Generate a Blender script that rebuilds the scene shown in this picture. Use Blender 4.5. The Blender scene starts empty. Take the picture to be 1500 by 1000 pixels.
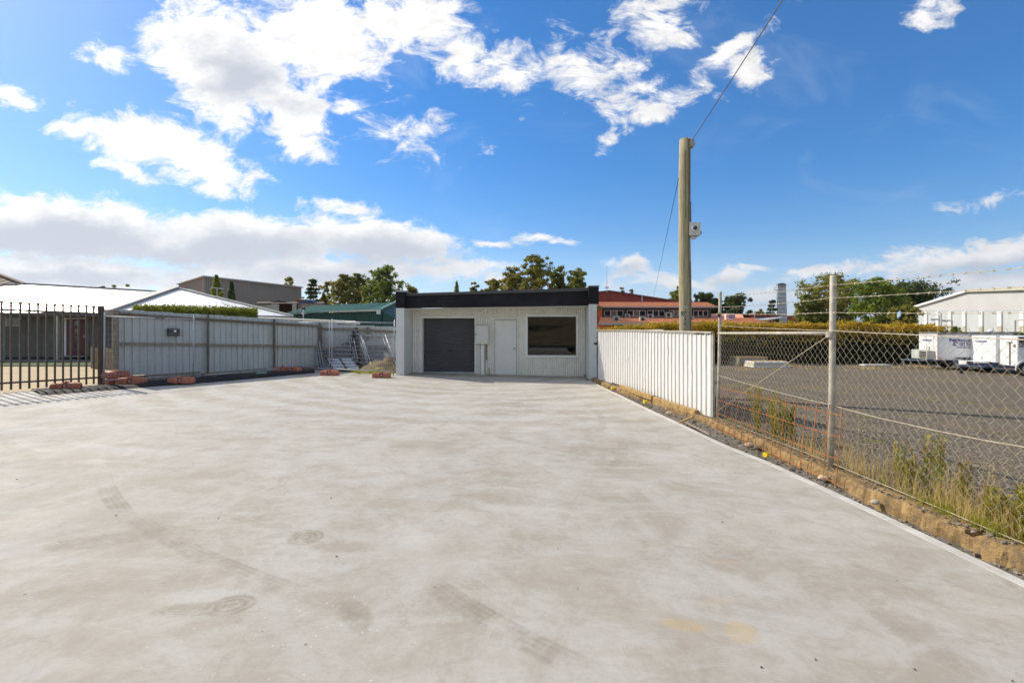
import bpy, math, random
from mathutils import Vector, Matrix, noise
R = math.radians
S = bpy.context.scene
COL = S.collection
F = 667.0                      # focal length in photograph pixels
CAMZ = 1.6

# ------------------------------------------------------------------ camera, sun, sky
cam_d = bpy.data.cameras.new("camera"); cam = bpy.data.objects.new("camera", cam_d); COL.objects.link(cam)
cam.location = (0, 0, CAMZ); cam.rotation_euler = (R(90), 0, 0)
cam_d.sensor_width = 36; cam_d.lens = 36*F/1500; cam_d.shift_y = -12/1500
cam_d.clip_start = .05; cam_d.clip_end = 20000
S.camera = cam
SUN_S = Vector((1.06, -.63, -1.0)).normalized()      # direction the light travels
sd = bpy.data.lights.new("sun", 'SUN'); sd.energy = 4.05; sd.angle = R(.53); sd.color = (1, .91, .77)
sun = bpy.data.objects.new("sun", sd); COL.objects.link(sun)
sun.rotation_euler = SUN_S.to_track_quat('-Z', 'Y').to_euler()
SUN_EL = math.asin(-SUN_S.z); SUN_AZ = math.atan2(-SUN_S.x, -SUN_S.y)    # azimuth clockwise from +Y
S.view_settings.view_transform = 'Standard'; S.view_settings.look = 'None'
S.view_settings.exposure = 0.42; S.view_settings.gamma = 1
SKY_STRENGTH = .122

class NT:
    """small helper for node trees"""
    def __init__(s, tree): s.t = tree; s.n = tree.nodes; s.l = tree.links
    def node(s, typ, **kw):
        n = s.n.new(typ)
        for k, v in kw.items():
            if k == 'ins':
                for a, b in v.items():
                    if hasattr(b, 'links'): s.l.new(b, n.inputs[a])
                    else: n.inputs[a].default_value = b
            else: setattr(n, k, v)
        return n
    def math(s, op, a, b=0.0, c=None, clamp=False):
        ins = {0: a, 1: b}
        if c is not None: ins[2] = c
        return s.node('ShaderNodeMath', operation=op, use_clamp=clamp, ins=ins).outputs[0]
    def vmath(s, op, a, b=(0, 0, 0)):
        n = s.node('ShaderNodeVectorMath', operation=op, ins={0: a})
        if op in ('SCALE',): n.inputs['Scale'].default_value = b
        elif hasattr(b, 'links'): s.l.new(b, n.inputs[1])
        else: n.inputs[1].default_value = b
        return n.outputs['Value'] if op in ('LENGTH', 'DOT_PRODUCT', 'DISTANCE') else n.outputs['Vector']
    def ramp(s, x, a, b, c=0.0, d=1.0, interp='SMOOTHSTEP'):
        return s.node('ShaderNodeMapRange', interpolation_type=interp, ins={0: x, 1: a, 2: b, 3: c, 4: d}).outputs[0]
    def mix(s, f, a, b, blend='MIX'):
        n = s.node('ShaderNodeMix', data_type='RGBA', blend_type=blend, ins={0: f})
        for i, v in ((6, a), (7, b)):
            if hasattr(v, 'links'): s.l.new(v, n.inputs[i])
            else: n.inputs[i].default_value = (*v, 1) if len(v) == 3 else v
        return n.outputs[2]
    def noise(s, vec, scale, detail=4, rough=.55, dist=0.0, out=0):
        n = s.node('ShaderNodeTexNoise', ins={'Scale': scale, 'Detail': detail, 'Roughness': rough, 'Distortion': dist})
        if vec is not None: s.l.new(vec, n.inputs['Vector'])
        return n.outputs[out]

def build_world():
    w = bpy.data.worlds.new("World"); S.world = w; w.use_nodes = True
    w.node_tree.nodes.clear(); N = NT(w.node_tree)
    sky = N.node('ShaderNodeTexSky', sky_type='NISHITA', sun_disc=False, sun_elevation=SUN_EL, sun_rotation=SUN_AZ,
                 altitude=300, air_density=1.0, dust_density=.4, ozone_density=3.0)
    skc = N.node('ShaderNodeHueSaturation', ins={'Hue': .503, 'Saturation': 1.52, 'Value': .98, 'Color': sky.outputs[0]}).outputs[0]
    d = N.node('ShaderNodeTexCoord').outputs['Generated']
    sep = N.node('ShaderNodeSeparateXYZ', ins={0: d})
    x, y, z = sep.outputs
    yy = N.math('MAXIMUM', y, .02)
    u = N.math('DIVIDE', x, yy); v = N.math('DIVIDE', z, yy)
    uv = N.node('ShaderNodeCombineXYZ', ins={0: u, 1: v, 2: 0.0}).outputs[0]
    # turbulence on the blob coordinates so outlines break up
    st = N.node('ShaderNodeCombineXYZ', ins={0: u, 1: N.math('MULTIPLY', v, 1.7), 2: 0.0}).outputs[0]
    wc = N.noise(st, 4.5, 5, .6, out=1)
    wsub = N.vmath('SUBTRACT', wc, (.5, .5, .5))
    wsc = N.vmath('MULTIPLY', wsub, (.16, .10, 0))
    p = N.vmath('ADD', uv, wsc)
    def blobs(lst, src):
        acc = None
        for (px, py, rx, ry, rot, s) in lst:
            m = N.node('ShaderNodeMapping', vector_type='TEXTURE')
            N.l.new(src, m.inputs['Vector'])
            m.inputs['Location'].default_value = ((px-750)/F, (488-py)/F, 0)
            m.inputs['Rotation'].default_value = (0, 0, R(rot))
            m.inputs['Scale'].default_value = (rx/F, ry/F, 1)
            ln = N.vmath('LENGTH', m.outputs[0])
            val = N.math('MULTIPLY_ADD', ln, -s, s)
            acc = val if acc is None else N.math('MAXIMUM', acc, val)
        return acc
    L = [(335, 95, 160, 105, -25, 1.4), (430, 165, 90, 60, -40, 1.25), (465, 60, 125, 95, -10, 1.3), (600, 35, 130, 60, -12, 1.0), (680, 80, 60, 50, -30, .8),
         (235, 215, 170, 48, -20, 1.1), (310, 252, 100, 34, -14, 1.05), (120, 182, 75, 24, -10, .75), (190, 250, 70, 14, -20, .6),
         (80, 332, 270, 58, -7, 1.6), (330, 350, 260, 52, -3, 1.5), (550, 356, 150, 50, -10, 1.4), (505, 304, 85, 16, -4, .7),
         (90, 398, 280, 32, -3, 1.4), (430, 400, 300, 32, 0, 1.3), (640, 400, 170, 26, 0, .8),
         (860, 100, 150, 55, -5, .74), (730, 105, 70, 48, -30, .72), (965, 35, 75, 50, 20, .68), (955, 150, 120, 32, 10, .74),
         (1078, 70, 85, 22, 36, .78), (1095, 98, 52, 32, 20, .85), (1368, 12, 52, 32, 20, .7),
         (28, 140, 60, 18, -18, .85), (157, 85, 55, 20, -15, .6), (515, 148, 45, 18, -5, .62), (600, 190, 90, 40, -10, .42),
         (720, 354, 45, 9, 0, .7), (790, 348, 50, 9, 0, .7), (912, 393, 40, 22, 0, .9), (1070, 402, 60, 18, 6, .9), (985, 416, 110, 14, 0, .75),
         (1195, 402, 48, 8, 6, .7), (1420, 382, 170, 36, 9, 1.05), (1480, 412, 170, 34, 0, .95), (1290, 392, 70, 18, 6, .6), (900, 200, 60, 14, 25, .5),
         (1130, 425, 150, 14, 0, .45), (1440, 290, 120, 12, 8, .35)]
    dens = blobs(L, p)
    fb = N.noise(st, 10.0, 12, .68, .45)
    fb0 = N.math('SUBTRACT', fb, .5)
    D = N.math('MULTIPLY_ADD', fb0, 2.5, dens)
    # sky outside the view: unseen cumulus, cover raised to add white fill light
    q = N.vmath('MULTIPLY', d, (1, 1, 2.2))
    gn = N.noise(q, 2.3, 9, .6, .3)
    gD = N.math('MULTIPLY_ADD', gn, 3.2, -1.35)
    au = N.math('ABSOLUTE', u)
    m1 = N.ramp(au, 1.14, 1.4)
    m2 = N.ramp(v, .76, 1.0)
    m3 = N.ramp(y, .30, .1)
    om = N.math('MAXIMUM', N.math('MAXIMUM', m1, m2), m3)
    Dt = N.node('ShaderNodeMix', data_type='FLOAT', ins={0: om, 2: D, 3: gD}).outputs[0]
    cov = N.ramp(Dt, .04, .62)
    # thin veil between clouds
    veil = N.math('MULTIPLY', N.ramp(N.noise(st, 3.0, 6, .6, 1.2), .5, .85), .16)
    cov = N.math('MAXIMUM', cov, veil)
    G = [(345, 110, 90, 62, -15, 1.0), (435, 150, 50, 36, 0, .5), (80, 350, 260, 48, -4, 1.25), (330, 370, 260, 44, 0, 1.1), (560, 372, 150, 36, -4, 1.1),
         (120, 404, 260, 20, 0, .9), (480, 405, 260, 22, 0, .9), (912, 402, 44, 16, 0, .6), (1064, 412, 60, 12, 0, .5), (1440, 395, 150, 22, 6, 1.0), (900, 130, 60, 24, 0, .3)]
    gr = blobs(G, p)
    gr = N.math('MULTIPLY_ADD', N.noise(st, 13, 6, .6), 1.1, N.math('ADD', gr, -.66))
    thick = N.ramp(gr, -.25, .75)
    elm = N.ramp(v, 0, .5, .92, 1.0)
    lum = N.ramp(N.noise(st, 16, 7, .62, .3), .3, .7, .84, 1.04)
    white = N.mix(N.ramp(u, -1.1, .6), (7.6, 7.5, 7.3), (6.6, 6.45, 6.35))
    white = N.vmath('MULTIPLY', white, N.node('ShaderNodeCombineXYZ', ins={0: lum, 1: lum, 2: lum}).outputs[0])
    cc = N.mix(thick, white, (3.6, 3.85, 4.35))
    skc = N.mix(N.ramp(v, .0, .22, .5, 0.0), skc, (3.5, 5.1, 7.6))
    col = N.mix(cov, skc, cc)
    bg = N.node('ShaderNodeBackground', ins={'Color': col, 'Strength': SKY_STRENGTH})
    out = N.node('ShaderNodeOutputWorld', ins={0: bg.outputs[0]})
    w.cycles.sampling_method = 'MANUAL'; w.cycles.sample_map_resolution = 512
build_world()

# ------------------------------------------------------------------ helpers
random.seed(7)
def P(px, py, Y):            # point seen at photograph pixel (px,py) at distance Y
    return Vector(((px-750)*Y/F, Y, CAMZ-(py-488)*Y/F))
def slab_z(X): return -.02*(X+1)
def GP(px, py):              # point of the sloping slab seen at a pixel
    Y = 1.62/((py-488)/F - .02*(px-750)/F); X = (px-750)*Y/F
    return Vector((X, Y, slab_z(X)))
def GZ(px, py, z):
    Y = (CAMZ-z)*F/(py-488); return Vector(((px-750)*Y/F, Y, z))

MATS = {}
def mat(name, col, rough=.6, metal=0.0, var=.12, vscale=3.0, bump=.0, bscale=40, spec=.5, dirt=None, dirt_amt=0, stretch=(1, 1, 1), trans=0, coat=0):
    if name in MATS: return MATS[name]
    m = bpy.data.materials.new(name); m.use_nodes = True; t = m.node_tree; t.nodes.clear(); N = NT(t)
    tc = N.node('ShaderNodeTexCoord').outputs['Object']
    tcs = N.vmath('MULTIPLY', tc, stretch)
    n1 = N.noise(tcs, vscale, 6, .6)
    f = N.ramp(n1, .3, .7)
    c1 = tuple(max(0, c*(1-var)) for c in col); c2 = tuple(min(1, c*(1+var)) for c in col)
    c = N.mix(f, c1, c2)
    if dirt is not None:
        dn = N.noise(tcs, vscale*1.9, 8, .68, .4)
        c = N.mix(N.math('MULTIPLY', N.ramp(dn, .48, .72), dirt_amt), c, dirt)
    b = N.node('ShaderNodeBsdfPrincipled', ins={'Base Color': c, 'Metallic': metal, 'Specular IOR Level': spec})
    rn = N.ramp(N.noise(tcs, vscale*4, 4), .3, .7, max(.02, rough-.08), min(1, rough+.08)); t.links.new(rn, b.inputs['Roughness'])
    if coat: b.inputs['Coat Weight'].default_value = coat
    if bump:
        bn = N.noise(tcs, bscale, 6, .65)
        bp = N.node('ShaderNodeBump', ins={'Strength': bump, 'Distance': .02, 'Height': bn}); t.links.new(bp.outputs[0], b.inputs['Normal'])
    sh = b.outputs[0]
    if trans:
        tr = N.node('ShaderNodeBsdfTranslucent', ins={'Color': c})
        sh = N.node('ShaderNodeMixShader', ins={0: trans, 1: b.outputs[0], 2: tr.outputs[0]}).outputs[0]
    N.node('ShaderNodeOutputMaterial', ins={0: sh})
    MATS[name] = m; return m

class MB:
    def __init__(s): s.v = []; s.f = []; s.mi = []; s.cur = 0
    def add(s, vs, fs):
        o = len(s.v); s.v += [Vector(q) for q in vs]; s.f += [tuple(i+o for i in q) for q in fs]; s.mi += [s.cur]*len(fs); return s
    def box(s, x0, x1, y0, y1, z0, z1, M=None):
        vs = [Vector(q) for q in ((x0, y0, z0), (x1, y0, z0), (x1, y1, z0), (x0, y1, z0), (x0, y0, z1), (x1, y0, z1), (x1, y1, z1), (x0, y1, z1))]
        if M is not None: vs = [M @ q for q in vs]
        return s.add(vs, [(3, 2, 1, 0), (4, 5, 6, 7), (0, 1, 5, 4), (1, 2, 6, 5), (2, 3, 7, 6), (3, 0, 4, 7)])
    def beam(s, a, b, w, h, up=(0, 0, 1)):            # rectangular bar from a to b
        a = Vector(a); b = Vector(b); d = b-a; L = d.length; d.normalize(); up = Vector(up)
        if abs(d.dot(up)) > .98: up = Vector((0, 1, 0))
        sx = d.cross(up).normalized(); sz = sx.cross(d)
        M = Matrix((sx, d, sz)).transposed().to_4x4(); M.translation = a
        return s.box(-w/2, w/2, 0, L, -h/2, h/2, M)
    def tube(s, pts, r, n=6, caps=True):
        pts = [Vector(q) for q in pts]; rs = r if isinstance(r, (list, tuple)) else [r]*len(pts)
        o = len(s.v); prev = None
        for i, q in enumerate(pts):
            d = (pts[min(i+1, len(pts)-1)]-pts[max(i-1, 0)]).normalized()
            ref = Vector((0, 0, 1)) if abs(d.z) < .9 else Vector((1, 0, 0))
            if prev is not None: ref = prev
            a = d.cross(ref)
            if a.length < 1e-5: a = d.cross(Vector((0, 1, 0)))
            a.normalize(); b = a.cross(d); prev = b
            for k in range(n):
                t = 2*math.pi*k/n; s.v.append(q+(a*math.cos(t)+b*math.sin(t))*rs[i])
        for i in range(len(pts)-1):
            for k in range(n):
                k2 = (k+1) % n; s.f.append((o+i*n+k, o+i*n+k2, o+(i+1)*n+k2, o+(i+1)*n+k)); s.mi.append(s.cur)
        if caps:
            s.f.append(tuple(o+k for k in range(n))[::-1]); s.mi.append(s.cur)
            s.f.append(tuple(o+(len(pts)-1)*n+k for k in range(n))); s.mi.append(s.cur)
        return s
    def poly(s, pts): return s.add(pts, [tuple(range(len(pts)))])
    def slab(s, pts, off):        # polygon with thickness vector off
        n = len(pts); off = Vector(off); a = [Vector(q) for q in pts]; b = [q+off for q in a]
        return s.add(a+b, [tuple(range(n)), tuple(range(n, 2*n))[::-1]]+[(i, i+n, (i+1) % n+n, (i+1) % n) for i in range(n)])
    def sheet(s, prof, h0, h1, thick=.0):    # profile [(x,y)..] extruded in z
        o = [(x, y, h0) for x, y in prof]+[(x, y, h1) for x, y in prof]; n = len(prof)
        return s.add(o, [(i, i+1, i+1+n, i+n) for i in range(n-1)])
    def ball(s, c, r, seg=8, rings=6, jit=0):
        c = Vector(c); rr = r if isinstance(r, (tuple, list)) else (r, r, r); vs = []
        for i in range(1, rings):
            for k in range(seg):
                a = math.pi*i/rings; t = 2*math.pi*k/seg; j = 1+random.uniform(-jit, jit)
                vs.append(c+Vector((rr[0]*math.sin(a)*math.cos(t)*j, rr[1]*math.sin(a)*math.sin(t)*j, rr[2]*math.cos(a)*j)))
        vs += [c+Vector((0, 0, rr[2])), c-Vector((0, 0, rr[2]))]; fs = []; T = len(vs)-2
        for i in range(rings-2):
            for k in range(seg):
                k2 = (k+1) % seg; fs.append((i*seg+k, (i+1)*seg+k, (i+1)*seg+k2, i*seg+k2))
        for k in range(seg):
            k2 = (k+1) % seg; fs.append((T, k, k2)); fs.append((T+1, (rings-2)*seg+k2, (rings-2)*seg+k))
        return s.add(vs, fs)

WORLDLOC = {}
def tag(o, label=None, cat=None, group=None, kind=None):
    if label: o['label'] = label
    if cat: o['category'] = cat
    if group: o['group'] = group
    if kind: o['kind'] = kind
    return o
def thing(name, loc, label, cat, group=None, rz=0):
    o = bpy.data.objects.new(name, None); COL.objects.link(o); o.location = loc; o.rotation_euler = (0, 0, rz); o.empty_display_size = .2
    WORLDLOC[o.name] = Vector(loc)
    return tag(o, label, cat, group)
def obj(mb, name, m, parent=None, smooth=False, bevel=0, local=False, kind=None, label=None, loc=None):
    """link a mesh; unless local, vertices are world coordinates and are moved into the parent's frame"""
    me = bpy.data.meshes.new(name)
    off = Vector((0, 0, 0))
    if parent is not None and not local: off = WORLDLOC[parent.name]
    if loc is not None and not local: off = Vector(loc)
    me.from_pydata([q-off for q in mb.v], [], mb.f)
    ms = m if isinstance(m, (list, tuple)) else [m]
    for q in ms: me.materials.append(q)
    if len(ms) > 1: me.polygons.foreach_set('material_index', mb.mi)
    if smooth: me.polygons.foreach_set('use_smooth', [True]*len(me.polygons))
    me.update()
    o = bpy.data.objects.new(name, me); COL.objects.link(o)
    if parent is not None:
        o.parent = parent; WORLDLOC[o.name] = off if not local else Vector((0, 0, 0))
    else:
        WORLDLOC[o.name] = off
        if loc is not None: o.location = loc
    if bevel:
        bv = o.modifiers.new('bevel', 'BEVEL'); bv.width = bevel; bv.segments = 2; bv.limit_method = 'ANGLE'
    if kind: o['kind'] = kind
    if label: o['label'] = label
    return o
def structure(mb, name, m, **k):
    o = obj(mb, name, m, **k); o['kind'] = 'structure'; return o
def children(o): return [c for c in bpy.data.objects if c.parent == o]
def copy_tree(o, loc=None, rz=None, label=None):
    kids = {}
    for c in bpy.data.objects:
        if c.parent: kids.setdefault(c.parent.name, []).append(c)
    def rec(q, par):
        c = q.copy(); COL.objects.link(c)
        if par is not None: c.parent = par
        for k in kids.get(q.name, []): rec(k, c)
        return c
    c = rec(o, None)
    if loc is not None: c.location = loc
    if rz is not None: c.rotation_euler = (0, 0, rz)
    if label: c['label'] = label
    return c
def text_mesh(txt, size, name, m, parent, M, shear=0, bold=0):
    cu = bpy.data.curves.new(name, 'FONT'); cu.body = txt; cu.size = size; cu.align_x = 'CENTER'; cu.align_y = 'CENTER'; cu.extrude = .001; cu.shear = shear; cu.offset = bold
    to = bpy.data.objects.new(name, cu); COL.objects.link(to)
    dg = bpy.context.evaluated_depsgraph_get(); me = bpy.data.meshes.new_from_object(to.evaluated_get(dg))
    COL.objects.unlink(to); bpy.data.objects.remove(to)
    off = WORLDLOC[parent.name]
    M2 = Matrix.Translation(-off) @ M
    me.transform(M2); me.materials.clear(); me.materials.append(m); me.name = name
    o = bpy.data.objects.new(name, me); COL.objects.link(o); o.parent = parent; WORLDLOC[o.name] = off
    return o
def face_M(c, right, up=(0, 0, 1)):
    r = Vector(right).normalized(); u = Vector(up); n = r.cross(u).normalized()
    M = Matrix((r, u, n)).transposed().to_4x4(); M.translation = c; return M

# ------------------------------------------------------------------ materials
def concrete_mat():
    m = bpy.data.materials.new('concrete'); m.use_nodes = True; t = m.node_tree; t.nodes.clear(); N = NT(t)
    g = N.node('ShaderNodeTexCoord').outputs['Object']
    flat = N.vmath('MULTIPLY', g, (1, 1, 0))
    big = N.noise(flat, .55, 7, .6, .9)
    mid = N.noise(flat, 2.2, 8, .68, 1.4)
    fine = N.noise(flat, 26, 6, .7)
    vf = N.noise(flat, 170, 3, .7)
    # slurry swept in arcs while wet: rings about two centres, strongly disturbed
    def rings(cx, cy, scale, dist, lo, hi):
        v = N.vmath('SUBTRACT', flat, (cx, cy, 0))
        w = N.node('ShaderNodeTexWave', wave_type='RINGS', rings_direction='SPHERICAL', ins={'Vector': v, 'Scale': scale, 'Distortion': dist, 'Detail': 4, 'Detail Scale': 1.6, 'Detail Roughness': .6})
        return N.ramp(w.outputs['Fac'], lo, hi)
    r1 = rings(-1.0, 17.5, .34, 5.5, .25, .95)
    r2 = rings(3.2, 6.5, .5, 7, .3, 1)
    st = N.noise(N.vmath('MULTIPLY', N.vmath('ADD', flat, N.vmath('MULTIPLY', N.vmath('SUBTRACT', N.noise(flat, .5, 4, out=1), (.5, .5, .5)), (1.2, 1.2, 0))), (.5, 2.2, 1)), 1.7, 6, .6)
    soft = N.noise(flat, 1.1, 6, .66, .9)
    c = N.mix(N.ramp(big, .34, .66), (.365, .305, .24), (.46, .405, .345))
    c = N.mix(N.math('MULTIPLY', N.ramp(soft, .42, .62), .6), c, (.51, .465, .415))
    farm = N.node('ShaderNodeSeparateXYZ', ins={0: g})
    fy = N.ramp(farm.outputs[1], 4.5, 11, .06, .6)
    c = N.mix(N.math('MULTIPLY', r1, fy), c, (.56, .52, .475))
    c = N.mix(N.math('MULTIPLY', r2, .14), c, (.31, .26, .20))
    c = N.mix(N.math('MULTIPLY', N.ramp(st, .44, .72), .5), c, (.55, .51, .465))
    c = N.mix(N.math('MULTIPLY', N.ramp(mid, .46, .74), .5), c, (.305, .25, .185))
    c = N.mix(N.math('MULTIPLY', N.ramp(N.noise(flat, 4.5, 8, .72, .8), .48, .70), .36), c, (.30, .25, .19))
    c = N.mix(N.math('MULTIPLY', N.ramp(N.noise(N.vmath('MULTIPLY', flat, (1, 2.5, 1)), 8, 8, .75, 1.0), .52, .72), .3), c, (.57, .53, .485))
    wrp = N.vmath('ADD', flat, N.vmath('MULTIPLY', N.vmath('SUBTRACT', N.noise(flat, .8, 4, out=1), (.5, .5, .5)), (3.4, 3.4, 0)))
    sw = N.node('ShaderNodeTexWave', wave_type='BANDS', bands_direction='DIAGONAL', ins={'Vector': wrp, 'Scale': 1.6, 'Distortion': 5, 'Detail': 6, 'Detail Scale': 2.2, 'Detail Roughness': .7}).outputs['Fac']
    fs = N.noise(N.vmath('MULTIPLY', N.node('ShaderNodeMapping', ins={0: wrp, 2: (0, 0, .5)}).outputs[0], (.8, 4.5, 1)), 5, 9, .72)
    c = N.mix(N.math('MULTIPLY', N.ramp(fs, .5, .74), .34), c, (.33, .275, .21))
    c = N.mix(N.math('MULTIPLY', N.ramp(fs, .48, .30), .26), c, (.57, .54, .50))
    sm = N.ramp(N.noise(flat, .7, 5, .6), .4, .62)
    c = N.mix(N.math('MULTIPLY', N.math('MULTIPLY', N.ramp(sw, .55, 1.0), sm), .16), c, (.60, .56, .51))
    sw2 = N.node('ShaderNodeTexWave', wave_type='BANDS', bands_direction='X', ins={'Vector': wrp, 'Scale': 4.3, 'Distortion': 9, 'Detail': 6, 'Detail Scale': 1.5, 'Detail Roughness': .75}).outputs['Fac']
    c = N.mix(N.math('MULTIPLY', N.math('MULTIPLY', N.ramp(sw2, .5, 1.0), N.ramp(N.noise(flat, 1.4, 5, .65), .45, .65)), .14), c, (.29, .24, .175))
    c = N.mix(N.math('MULTIPLY', N.ramp(fine, .42, .75), .22), c, (.30, .26, .21))
    c = N.mix(N.math('MULTIPLY', N.ramp(vf, .55, .8), .28), c, (.25, .22, .18))
    c = N.mix(1.0, c, (.92, .965, .985), 'MULTIPLY')
    # stains: (pixel of the photograph used only to find the place on the slab)
    def stain(px, py, rx, ry, rot, col, amt, ringy=0, soft=.55):
        nonlocal c
        amt = min(1, amt*1.3)
        q = GP(px, py)
        mp = N.node('ShaderNodeMapping', vector_type='TEXTURE', ins={'Vector': N.vmath('ADD', flat, N.vmath('MULTIPLY', N.vmath('SUBTRACT', N.noise(flat, 5, 4, out=1), (.5, .5, .5)), (.25*rx, .25*rx, 0)))})
        mp.inputs['Location'].default_value = (q.x, q.y, 0); mp.inputs['Rotation'].default_value = (0, 0, R(rot)); mp.inputs['Scale'].default_value = (rx, ry, 1)
        ln = N.vmath('LENGTH', mp.outputs[0])
        f = N.ramp(ln, 1.0, soft)
        if ringy:
            wv = N.math('MULTIPLY_ADD', N.math('SINE', N.math('MULTIPLY_ADD', N.noise(flat, 7, 4), 9.0, N.math('MULTIPLY', ln, ringy))), .24, .76)
            f = N.math('MULTIPLY', f, wv)
        f = N.math('MULTIPLY', f, N.ramp(N.noise(flat, 9, 5, .7), .25, .6))
        c = N.mix(N.math('MULTIPLY', f, amt), c, col)
    tan = (.21, .17, .11)
    stain(337, 886, .16, .12, 15, tan, .6, 20, .7)
    stain(275, 892, .24, .09, 8, tan, .38, 30)
    stain(449, 786, .14, .15, 0, tan, .62, 18, .75)
    stain(415, 782, .14, .07, 20, tan, .25, 25)
    stain(1000, 915, .16, .07, -10, (.47, .34, .16), .4)
    stain(1085, 925, .13, .11, 30, (.47, .34, .16), .4)
    stain(1050, 880, .12, .06, 10, (.47, .34, .16), .2)
    stain(1062, 822, .13, .05, 0, (.42, .31, .2), .3)
    stain(520, 900, .22, .10, -50, tan, .36)
    stain(160, 790, .5, .16, 25, tan, .28)
    stain(870, 660, .5, .3, 0, tan, .2)
    stain(60, 880, .45, .2, 30, tan, .22)
    # tyre tracks: pieces of circles with a tread pattern
    ang = None
    def track(p1, p2, p3, w, amt, tread=60):
        nonlocal c
        amt = min(1, amt*1.45)
        a, b, d = GP(*p1), GP(*p2), GP(*p3)
        D = 2*(a.x*(b.y-d.y)+b.x*(d.y-a.y)+d.x*(a.y-b.y))
        ux = ((a.x**2+a.y**2)*(b.y-d.y)+(b.x**2+b.y**2)*(d.y-a.y)+(d.x**2+d.y**2)*(a.y-b.y))/D
        uy = ((a.x**2+a.y**2)*(d.x-b.x)+(b.x**2+b.y**2)*(a.x-d.x)+(d.x**2+d.y**2)*(b.x-a.x))/D
        r = math.hypot(a.x-ux, a.y-uy)
        v = N.vmath('SUBTRACT', flat, (ux, uy, 0)); ln = N.vmath('LENGTH', v)
        off = N.math('ABSOLUTE', N.math('SUBTRACT', ln, r))
        f = N.ramp(off, w*.5, w*.38)
        mid_ = (Vector((b.x, b.y, 0))); half = max((a-b).length, (d-b).length)
        dist = N.vmath('DISTANCE', flat, (b.x, b.y, 0))
        f = N.math('MULTIPLY', f, N.ramp(dist, half*1.05, half*.15))
        grooves = N.math('MULTIPLY_ADD', N.math('SINE', N.math('MULTIPLY', N.math('SUBTRACT', ln, r), 2*math.pi/(w/4.5))), .16, .84)
        sp = N.node('ShaderNodeSeparateXYZ', ins={0: v})
        an = N.math('ARCTAN2', sp.outputs[1], sp.outputs[0])
        tr = N.math('MULTIPLY_ADD', N.math('SINE', N.math('MULTIPLY', an, r*2*math.pi/.042)), .10, .90)
        f = N.math('MULTIPLY', N.math('MULTIPLY', f, grooves), tr)
        f = N.math('MULTIPLY', f, N.ramp(N.noise(flat, 3.5, 7, .75), .36, .62))
        c = N.mix(N.math('MULTIPLY', f, amt), c, (.20, .165, .11))
    track((600, 830), (730, 915), (870, 985), .19, .42)
    track((180, 745), (300, 815), (420, 862), .17, .42)
    track((150, 690), (165, 730), (200, 770), .17, .5)
    track((220, 768), (270, 778), (322, 782), .13, .38)
    track((905, 640), (912, 665), (885, 690), .16, .35)
    track((850, 590), (880, 610), (872, 640), .16, .28)
    track((480, 880), (510, 893), (540, 905), .2, .45)
    track((640, 600), (735, 640), (870, 668), .15, .25)
    track((10, 640), (20, 655), (60, 668), .15, .35)
    # lime splashes near the camera: small pale spots
    vo = N.node('ShaderNodeTexVoronoi', feature='F1', ins={'Vector': flat, 'Scale': 26, 'Randomness': 1})
    q = GP(440, 955); dm = N.vmath('DISTANCE', flat, (q.x, q.y, 0))
    spots = N.math('MULTIPLY', N.ramp(vo.outputs['Distance'], .22, .12), N.ramp(dm, 1.0, .15))
    spots = N.math('MULTIPLY', spots, N.ramp(N.noise(flat, 14, 3), .5, .62))
    c = N.mix(N.math('MULTIPLY', spots, .7), c, (.72, .70, .66))
    # dark specks
    vo2 = N.node('ShaderNodeTexVoronoi', feature='F1', ins={'Vector': flat, 'Scale': 3.2})
    c = N.mix(N.math('MULTIPLY', N.ramp(vo2.outputs['Distance'], .035, .02), .7), c, (.12, .08, .05))
    rough = N.ramp(big, .3, .7, .62, .9)
    b = N.node('ShaderNodeBsdfPrincipled', ins={'Base Color': c, 'Roughness': rough, 'Specular IOR Level': .35})
    h = N.math('ADD', N.math('MULTIPLY', fine, .6), N.math('MULTIPLY', vf, .5))
    h = N.math('ADD', h, N.math('MULTIPLY', st, .7))
    bp = N.node('ShaderNodeBump', ins={'Strength': .4, 'Distance': .006, 'Height': h}); t.links.new(bp.outputs[0], b.inputs['Normal'])
    N.node('ShaderNodeOutputMaterial', ins={0: b.outputs[0]})
    return m

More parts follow.
